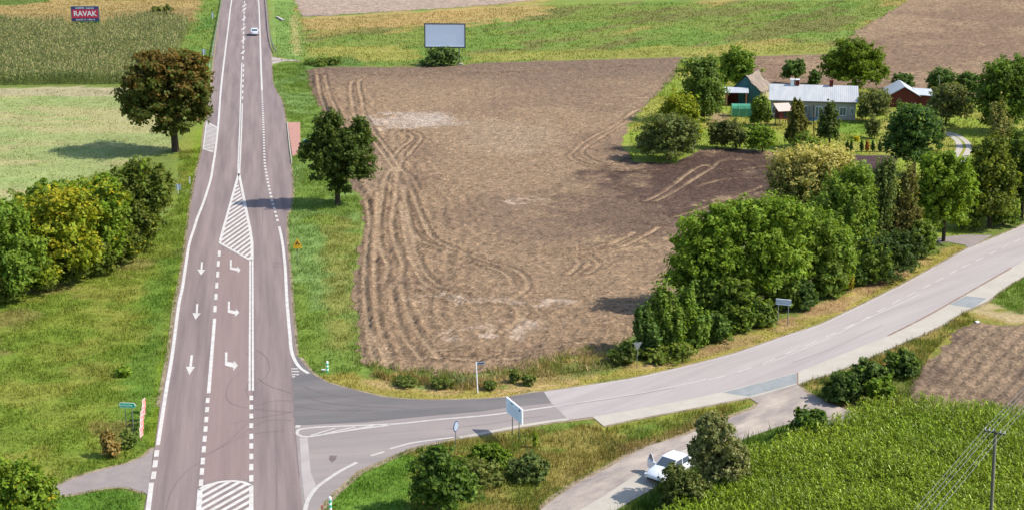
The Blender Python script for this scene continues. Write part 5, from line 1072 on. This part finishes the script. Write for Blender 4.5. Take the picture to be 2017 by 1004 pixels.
# ------------------------------------------------------------------ cars
def car(label, pos, rz, paint, L=4.25, Wd=1.78, open_door=False, hgt=1.48):
    r = tag(empty("car", (pos[0], pos[1], ZR + .02), rz), label, "car")       # +X is forward
    st = [(-.5, .86, .42, .78, .80), (-.485, .93, .30, .90, .93), (-.40, .98, .24, .98, 1.00), (-.2, 1.0, .22, .98, 1.0), (.05, 1.0, .22, .96, .98), (.2, 1.0, .22, .92, .96), (.36, .98, .24, .80, .88), (.46, .93, .28, .66, .74), (.5, .80, .36, .52, .60)]
    V = []; F = []; m = 10
    for (x, wf, zb, zs, zt) in st:
        w_ = Wd / 2 * wf; zs2 = zs * .98; X = x * L
        half = [(0, zb), (w_ * .82, zb), (w_ * .97, zb + .12), (w_, (zb + zs2) / 2), (w_ * .95, zs2), (w_ * .78, zt), (0, zt + .02)]
        ring = half + [(-y, z) for y, z in half[-2:0:-1]]
        for y, z in ring: V.append((X, y, z))
    k = 12
    for i in range(len(st) - 1):
        for j in range(k): F.append((i * k + j, (i + 1) * k + j, (i + 1) * k + (j + 1) % k, i * k + (j + 1) % k))
    F.append(tuple(range(k))); F.append(tuple(range((len(st) - 1) * k + k - 1, (len(st) - 1) * k - 1, -1)))
    MB().add(V, F).build("body", paint, r, True)
    # greenhouse
    b0, b1, t0, t1 = -.47 * L, .20 * L, -.30 * L, .04 * L; wb, wt = Wd * .44, Wd * .36; zb, zt = .94, hgt
    gh = [(b0, wb, zb), (b1, wb, zb - .02), (b1, -wb, zb - .02), (b0, -wb, zb), (t0, wt, zt - .04), (t1, wt, zt - .02), (t1, -wt, zt - .02), (t0, -wt, zt - .04), ((t0 + t1) / 2, wt, zt), ((t0 + t1) / 2, -wt, zt)]
    MB().add(gh, [(0, 1, 5, 8, 4), (3, 7, 9, 6, 2), (1, 2, 6, 5), (0, 4, 7, 3), (4, 8, 9, 7), (8, 5, 6, 9)]).build("cabin", paint, r)
    def pane(name, q, inset=.1):
        q = [Vector(p) for p in q]; c = sum(q, Vector()) / 4; q2 = [p + (c - p) * inset for p in q]; nrm = (q2[1] - q2[0]).cross(q2[2] - q2[1]).normalized()
        if nrm.dot(c - Vector((-.1 * L, 0, 1.1))) < 0: q2 = q2[::-1]; nrm = -nrm
        MB().slab([p + nrm * .012 for p in q2], .01).build(name, M['glass'], r)
    g = [Vector(p) for p in gh]
    pane("windscreen", (g[1], g[2], g[6], g[5])); pane("rear_window", (g[0], g[3], g[7], g[4]), .14)
    for a, b_, c, d in ((0, 1, 5, 4), (3, 2, 6, 7)):
        p = lambda t, u: (g[a].lerp(g[b_], t)).lerp(g[d].lerp(g[c], t), u)
        pane("side_window", (p(.2, .12), p(.55, .12), p(.52, .9), p(.1, .9)), .02); pane("side_window", (p(.59, .12), p(.93, .12), p(.97, .86), p(.56, .9)), .02)
    for x in (-.30 * L, .315 * L):
        for sy in (-1, 1):
            wh = MB().tube([(x, sy * (Wd / 2 - .2), .31), (x, sy * (Wd / 2 + .01), .31)], .31, 18).build("wheel", M['rubber'], r)
            MB().tube([(x, sy * (Wd / 2 + .005), .31), (x, sy * (Wd / 2 + .025), .31)], .19, 14).build("rim", M['galv'], wh)
    for sy in (-1, 1):
        MB().box((.465 * L, sy * Wd * .35, .63), (.22, .34, .14), rz=-sy * .35).build("headlight", M['lampglass'], r)
        MB().box((-.485 * L, sy * Wd * .39, .80), (.12, .24, .24), rz=sy * .2).build("tail_light", M['tail'], r)
        MB().box((.16 * L, sy * (Wd / 2 + .06), .98), (.12, .2, .14)).build("mirror", paint, r)
    MB().box((.492 * L, 0, .42), (.08, 1.1, .16)).build("grille", M['black'], r); MB().box((-.497 * L, 0, .55), (.04, .5, .12)).build("number_plate", M['white'], r)
    MB().box((-.495 * L, 0, .30), (.1, 1.1, .08)).build("rear_bumper_trim", M['black'], r)
    if open_door:
        h = Vector((.15 * L, -Wd / 2 - .01, 0)); a = math.radians(-62); dl = 1.05
        d = Vector((-math.cos(a), math.sin(a), 0)); e = h + d * dl
        dr = MB().slab([h + Vector((0, 0, .28)), e + Vector((0, 0, .28)), e + Vector((0, 0, .94)), h + Vector((0, 0, .90))], .09).build("door", paint, r)
        q = [h + d * .1 + Vector((0, 0, .94)), e + Vector((0, 0, .96)), e - d * .25 + Vector((0, 0, 1.42)), h + d * .52 + Vector((0, 0, 1.40))]
        f = MB()
        for i in range(4): f.tube([q[i], q[(i + 1) % 4]], .028, 6)
        f.build("window_frame", paint, dr); MB().slab(q, .012).build("pane", M['glass'], dr)
    return r
cp = G(1320, 938)
dv = np.array(G(1284, 950)) - np.array(G(1352, 914)); car("silver-white parked car with an open front door behind the dark olive bush", cp, math.atan2(dv[1], dv[0]), M['carwhite'], 4.3, 1.8, True)
cp = G(501.5, 69.5); dv = np.array(G(498, 40)) - np.array(G(502, 90)); car("white hatchback driving away on the main road", cp, math.atan2(dv[1], dv[0]), M['carwhite'], 4.1, 1.75)

# ------------------------------------------------------------------ farm buildings
def gable(name, label, cat, centre, rz, L, W, H, rise, wallm, roofm, over=.35, roof_t=.10, gablem=None):
    r = tag(empty(name, (centre[0], centre[1], 0), rz), label, cat)            # ridge along local X
    a, b = L / 2, W / 2
    V = [(-a, -b, 0), (a, -b, 0), (a, b, 0), (-a, b, 0), (-a, -b, H), (a, -b, H), (a, b, H), (-a, b, H), (-a, 0, H + rise), (a, 0, H + rise)]
    MB().add(V, [(0, 1, 5, 4), (2, 3, 7, 6), (1, 2, 6, 9, 5), (3, 0, 4, 8, 7)]).build("wall", wallm, r)
    k = rise / b; o = over
    rf = MB()
    for s in (-1, 1):
        q = [(-a - o, 0, H + rise + .08), (a + o, 0, H + rise + .08), (a + o, s * (b + o), H - o * k + .08), (-a - o, s * (b + o), H - o * k + .08)]
        rf.slab(q if s < 0 else q[::-1], roof_t)
    rfo = rf.build("roof", roofm, r); return r, rfo
def window(r, x, y, z, w_, h, nrm=(0, -1), framem=None):
    ax = nrm[1] != 0
    fr = MB(); t = .07
    def bx(cx, cz, dx, dz, dep, th): return ((x + cx, y + nrm[1] * dep, z + cz), (dx, th, dz)) if ax else ((x + nrm[0] * dep, y + cx, z + cz), (th, dx, dz))
    for cx, cz, dx, dz in ((-w_ / 2 - t / 2, 0, t, h + 2 * t), (w_ / 2 + t / 2, 0, t, h + 2 * t), (0, h / 2 + t / 2, w_, t), (0, -h / 2 - t / 2, w_, t), (0, 0, .05, h)):
        c, d = bx(cx, cz, dx, dz, .02, .06); fr.box(c, d)
    f = fr.build("window", framem or M['white'], r); c, d = bx(0, 0, w_, h, .012, .012); MB().box(c, d).build("pane", M['glass'], f)
    return f
# long house
e0, e1 = np.array(G(1514, 233)), np.array(G(1688, 238)); hd_ = e1 - e0; ang = math.atan2(hd_[1], hd_[0]); Lh = np.linalg.norm(hd_); Wh = 7.0
nrm = np.array([-hd_[1], hd_[0]]) / Lh; hc = (e0 + e1) / 2 + nrm * Wh / 2
hs, rf = gable("house", "long low grey house under a pale sheet-metal roof with brick chimneys", "house", hc, ang, Lh - .6, Wh, 3.0, 1.75, M['render'], M['metalroof'], .4)
for x, wx, z, hh in ((-5.9, .9, 1.35, 1.1), (-1.5, 1.0, 1.45, 1.25), (.85, .9, 1.15, 1.7), (4.6, .9, 1.4, 1.2), (6.0, .5, 1.5, .9)): 
    if x == .85: window(hs, x, -Wh / 2, z, wx, hh)
    elif abs(x) < 6.5: window(hs, x, -Wh / 2, z, wx, hh)
d = MB().box((-4.3, -Wh / 2 - .02, 1.05), (.95, .06, 2.1)).build("door", M['wood'], hs); MB().box((-3.98, -Wh / 2 - .07, 1.05), (.1, .04, .04)).build("handle", M['galv'], d)
window(hs, Lh / 2 - .3, 1.0, 1.5, 1.0, 1.1, (1, 0))
for x, sc, bm, cm in ((-3.35, 1.0, M['white'], M['white']), (-2.55, 1.0, M['brick'], M['white']), (2.75, 1.0, M['brick'], M['brick'])):
    ch = MB().box((x, -.15, 3.0 + 1.75 + .35), (.55, .55, 1.1)).build("chimney", bm, rf); MB().box((x, -.15, 3.0 + 1.75 + .96), (.7, .7, .12)).build("chimney_cap", cm, ch)
MB().tube([(-Lh / 2, -Wh / 2 - .42, 2.87), (Lh / 2 - .4, -Wh / 2 - .42, 2.87)], .07, 8).build("gutter", M['galvd'], hs)
# old barn with the sagging roof
bc = np.array(G(1478, 200)); ang = math.radians(66)
bn = tag(empty("barn", (*bc, 0), ang), "old teal plank barn with a sagging weathered roof behind the brick shed", "barn")
L_, W2, Hh, Rr = 6.4, 2.5, 2.5, 2.3; a = L_ / 2
V = [(-a, -W2, 0), (a, -W2, 0), (a, W2, 0), (-a, W2, 0), (-a, -W2, Hh), (a, -W2, Hh), (a, W2, Hh), (-a, W2, Hh), (-a, 0, Hh + Rr), (a, 0, Hh + Rr)]
MB().add(V, [(3, 0, 4, 8, 7), (2, 3, 7, 6)]).build("gable_wall", M['tealwall'], bn); MB().add([(x + (.003 if x > 0 else 0), y - .003, z) for x, y, z in V], [(0, 1, 5, 4), (1, 2, 6, 9, 5)]).build("wall", M['cream'], bn)
def sag_roof(sgn, matr, nm):
    nx, ny = 22, 9; V = []; F = []
    for i in range(nx):
        for j in range(ny):
            u = -a - .35 + (L_ + .7) * i / (nx - 1); v = j / (ny - 1); sag = -.35 * math.sin(math.pi * i / (nx - 1)) * (1 - v * .5) - .18 * math.sin(math.pi * v)
            wob = .05 * math.sin(i * 2.1) + .06 * math.sin(i * .9 + j * 1.7); edge = (.25 * math.sin(i * 1.3) if j == ny - 1 else 0)
            V.append((u + (.15 * math.sin(j * 1.4) if i in (0, nx - 1) else 0), sgn * (v * (W2 + .4) + edge), Hh + Rr + .12 - v * (Rr + .35) + sag + wob))
    n0 = len(V)
    for (x, y, z) in V[:]: V.append((x, y, z - .09))
    for i in range(nx - 1):
        for j in range(ny - 1):
            q = (i * ny + j, (i + 1) * ny + j, (i + 1) * ny + j + 1, i * ny + j + 1); q = q if sgn > 0 else q[::-1]; F.append(q); F.append(tuple(n0 + k for k in q[::-1]))
    MB().add(V, F).build(nm, matr, bn)
sag_roof(-1, M['asbestos'], "roof"); sag_roof(1, M['darkroof'], "roof")
# brick shed
sc_ = np.array(G(1450, 209)); sh = tag(empty("shed", (*sc_, 0), math.radians(-4)), "open-fronted red brick shed with a white sheet roof beside the teal barn", "shed")
MB().box((0, 2.0, 1.05), (3.3, .2, 2.1)).build("back_wall", M['brick'], sh); MB().box((-1.6, 1.0, 1.05), (.2, 1.8, 2.1)).build("side_wall", M['brick'], sh); MB().box((1.6, 1.0, 1.05), (.2, 1.8, 2.1)).build("side_wall", M['brick'], sh)
for x in (-1.6, 1.6): MB().box((x, -.05, 1.05), (.24, .24, 2.1)).build("pillar", mat_plain("orange_post", A(222, 160, 120), .8), sh)
nx = 14; V = []; F = []
for i in range(nx):
    t = i / (nx - 1); y = -.5 + 2.9 * t; z = 2.15 + .75 * math.sin(math.pi * min(t * .75 + .05, 1))
    for x in (-2.0, 1.95): V += [(x, y, z), (x, y, z - .07)]
for i in range(nx - 1): o = i * 4; F += [(o, o + 2, o + 6, o + 4), (o + 1, o + 5, o + 7, o + 3), (o, o + 4, o + 5, o + 1), (o + 2, o + 3, o + 7, o + 6)]
MB().add(V, F).build("roof", M['whiteroof'], sh)
# polytunnel
pc = np.array(G(1461, 229)); pt = tag(empty("polytunnel", (*pc, 0), math.radians(-3)), "small green plastic polytunnel on the lawn before the brick shed", "greenhouse")
prof = [(-.95, 0), (-.95, 1.35), (-.75, 1.75), (-.35, 1.95), (.35, 1.95), (.75, 1.75), (.95, 1.35), (.95, 0)]; n = len(prof); V = [(x, y, z) for x in (-1.65, 1.65) for y, z in prof]
MB().add(V, [tuple(range(n)), tuple(range(2 * n - 1, n - 1, -1))] + [(i, n + i, n + i + 1, i + 1) for i in range(n - 1)]).build("cover", M['film'], pt, False)
hp = MB()
for x in (-1.66, -.55, .55, 1.66): hp.tube([(x, y * 1.015, z * 1.01) for y, z in prof], .025, 5)
hp.build("hoops", mat_plain("pale_green_hoop", A(150, 215, 185), .5), pt)
# playhouse on stilts
pc = np.array(G(1541, 247)); ph = tag(empty("playhouse", (*pc, 0), math.radians(14)), "red raised playhouse on stilts with a faded pink roof", "playhouse")
MB().box((0, 0, 1.75), (1.9, 1.7, 1.3)).build("cabin", M['redwood'], ph)
for x in (-.85, .85):
    for y in (-.75, .75): MB().box((x, y, .55), (.11, .11, 1.1)).build("stilt", M['wood'], ph)
MB().slab([(-1.25, -1.15, 2.42), (1.3, -1.15, 2.42), (1.3, .95, 3.3), (-1.25, .95, 3.3)], .07).build("roof", M['pinkroof'], ph)
MB().box((0, -.87, 1.8), (.55, .04, .9)).build("doorway", M['black'], ph)
# trampoline
pc = np.array(G(1595, 244)); tr = tag(empty("trampoline", (*pc, 0)), "blue trampoline with a dark safety net before the house", "trampoline")
R_ = 1.0; c16 = [(R_ * math.cos(i * math.pi / 8), R_ * math.sin(i * math.pi / 8)) for i in range(16)]
MB().tube([(0, 0, .62), (0, 0, .70)], R_, 20).build("mat", M['black'], tr)
V = []; F = []
for x, y in c16: V += [(x * .86, y * .86, .74), (x * 1.1, y * 1.1, .74), (x * 1.1, y * 1.1, .66), (x * .86, y * .86, .66)]
for i in range(16): o, q = i * 4, ((i + 1) % 16) * 4; F += [(o, o + 1, q + 1, q), (o + 1, o + 2, q + 2, q + 1), (o + 2, o + 3, q + 3, q + 2), (o + 3, o, q, q + 3)]
MB().add(V, F).build("pad", M['blue'], tr)
for i in range(0, 16, 4): x, y = c16[i]; pole(MB(), x * 1.08, y * 1.08, 0, 2.7, .035).build("pole", mat_plain("teal_pole", A(60, 140, 160), .5), tr)
ne = MB()
for k in range(9): z = .8 + k * .22; ne.tube([(x * 1.0, y * 1.0, z) for x, y in c16 + [c16[0]]], .03, 3)
for x, y in c16: ne.tube([(x, y, .75), (x, y, 2.6)], .03, 3)
ne.build("net", M['net'], tr)
# red barn
g0 = np.array(G(1777, 212)); rb, rfo = gable("barn", "red plank barn under a white metal gable roof at the garden's far side", "barn", g0 + np.array([.5, 3.2]), math.radians(84), 6.4, 4.6, 1.95, 1.35, M['redwood'], M['whiteroof'], .3)
an = tag(empty("lean_to_shed", (g0[0] + 3.9, g0[1] + 2.2, 0), math.radians(-6)), "low red lean-to with a white roof joined to the red barn's right side", "shed")
MB().box((0, 0, .95), (2.6, 4.0, 1.9)).build("wall", M['redwood'], an); MB().slab([(-1.5, -2.3, 2.12), (1.6, -2.3, 1.92), (1.6, 2.3, 2.32), (-1.5, 2.3, 2.5)], .08).build("roof", M['whiteroof'], an)
b = signroot("wooden_frame", "weathered wooden frame between the house and the red barn", "frame", (1738, 192)); 
for x in (-.9, 0, .9): MB().box((x, 0, .65), (.12, .12, 1.3)).build("post", M['wood'], b)
for z in (.5, 1.25): MB().box((0, -.08, z), (2.1, .05, .1)).build("board", M['wood'], b)
def utility(label, base, top, lean_px=0, arm=None, r0=.13, matp=None, name="utility_pole"):
    bx, by = G(*base); tx, _, tz = P3(top[0], top[1], by); r = tag(empty(name, (bx, by, 0)), label, "pole")
    MB().tube([(0, 0, -.05), ((tx - bx) / 2, 0, tz / 2), (tx - bx, 0, tz)], r0, 10, r0 * .62).build("pole", matp or M['wood'], r); return r, (tx - bx, tz), (bx, by)
utility("dark wooden pole in the garden before the trampoline", (1604, 290), (1602, 206), r0=.09, matp=M['bark'])
utility("thin pale mast above the olive tree right of the red barn", (1858, 236), (1849, 148), r0=.06, matp=M['kerb'])
b = signroot("boulder", "pale grey boulder mound on the lawn before the house", "boulder", (1663, 235)); rs = np.random.default_rng(3); V = []; F = []
for i in range(7):
    for j in range(14): th = i / 6 * math.pi / 2; ph_ = j / 14 * 6.283; q = 1 + .18 * rs.random(); V.append((math.cos(ph_) * math.cos(th) * 1.0 * q, math.sin(ph_) * math.cos(th) * .8 * q, math.sin(th) * .5 * q))
for i in range(6):
    for j in range(14): F.append((i * 14 + j, i * 14 + (j + 1) % 14, (i + 1) * 14 + (j + 1) % 14, (i + 1) * 14 + j))
MB().add(V, F).build("boulder", M['stone'], b)
# farm twin track
m = Marks()
m.strip(smooth_line([(1858, 264), (1872, 268), (1886, 278), (1890, 292), (1884, 304), (1876, 318)]), .9, .03); m.strip(smooth_line([(1864, 261), (1885, 267), (1904, 280), (1909, 292), (1903, 306), (1896, 320)]), .9, .03)
m.build("gravel_track", M['concrete'])

# ------------------------------------------------------------------ power line on the right
up, (ox, tz), (ux, uy) = utility("tall utility pole standing in the maize at the right edge", (1948, 1085), (1960, 846), r0=.12, matp=mat_plain("old_pole", A(120, 112, 100), .8))
wdir = np.array(G(2017, 772, tz)) - np.array(G(1950, 846, tz)); wdir /= np.linalg.norm(wdir); wn = np.array([-wdir[1], wdir[0]])
MB().box((ox, 0, tz - .18), (1.3, .08, .09), rz=math.atan2(wn[1], wn[0])).build("crossarm", M['bark'], up)
offs = (-.62, -.36, .1, .34, .6)
for o in offs: MB().tube([(ox + wn[0] * o, wn[1] * o, tz - .12), (ox + wn[0] * o, wn[1] * o, tz + .06)], .03, 8).build("insulator", M['white'], up)
MB().tube([(ox * .2 + .14, -.02, .3), (ox * .95 + .10, -.02, tz - .6)], .03, 6).build("conduit", M['kerb'], up)
for i, o in enumerate(offs):
    c0 = np.array([ux + ox, uy]) + wn * o; pts = []
    for t in np.linspace(-42, 42, 43): sag = .9 * ((abs(t) / 42) * (1 - abs(t) / 84)) * 1.2; pts.append((c0[0] + wdir[0] * t, c0[1] + wdir[1] * t, tz + .06 - sag))
    w_ = MB().tube(pts, .011, 5).build("power_line", M['galv']); tag(w_, ("leftmost overhead wire at the utility pole, outermost on the crossarm", "second overhead wire from the left at the utility pole", "middle overhead wire passing beside the top of the utility pole", "second overhead wire from the right at the utility pole", "rightmost overhead wire at the utility pole, outermost on the crossarm")[i], "cable", "overhead wires of the power line")
print("objects", len(bpy.data.objects))
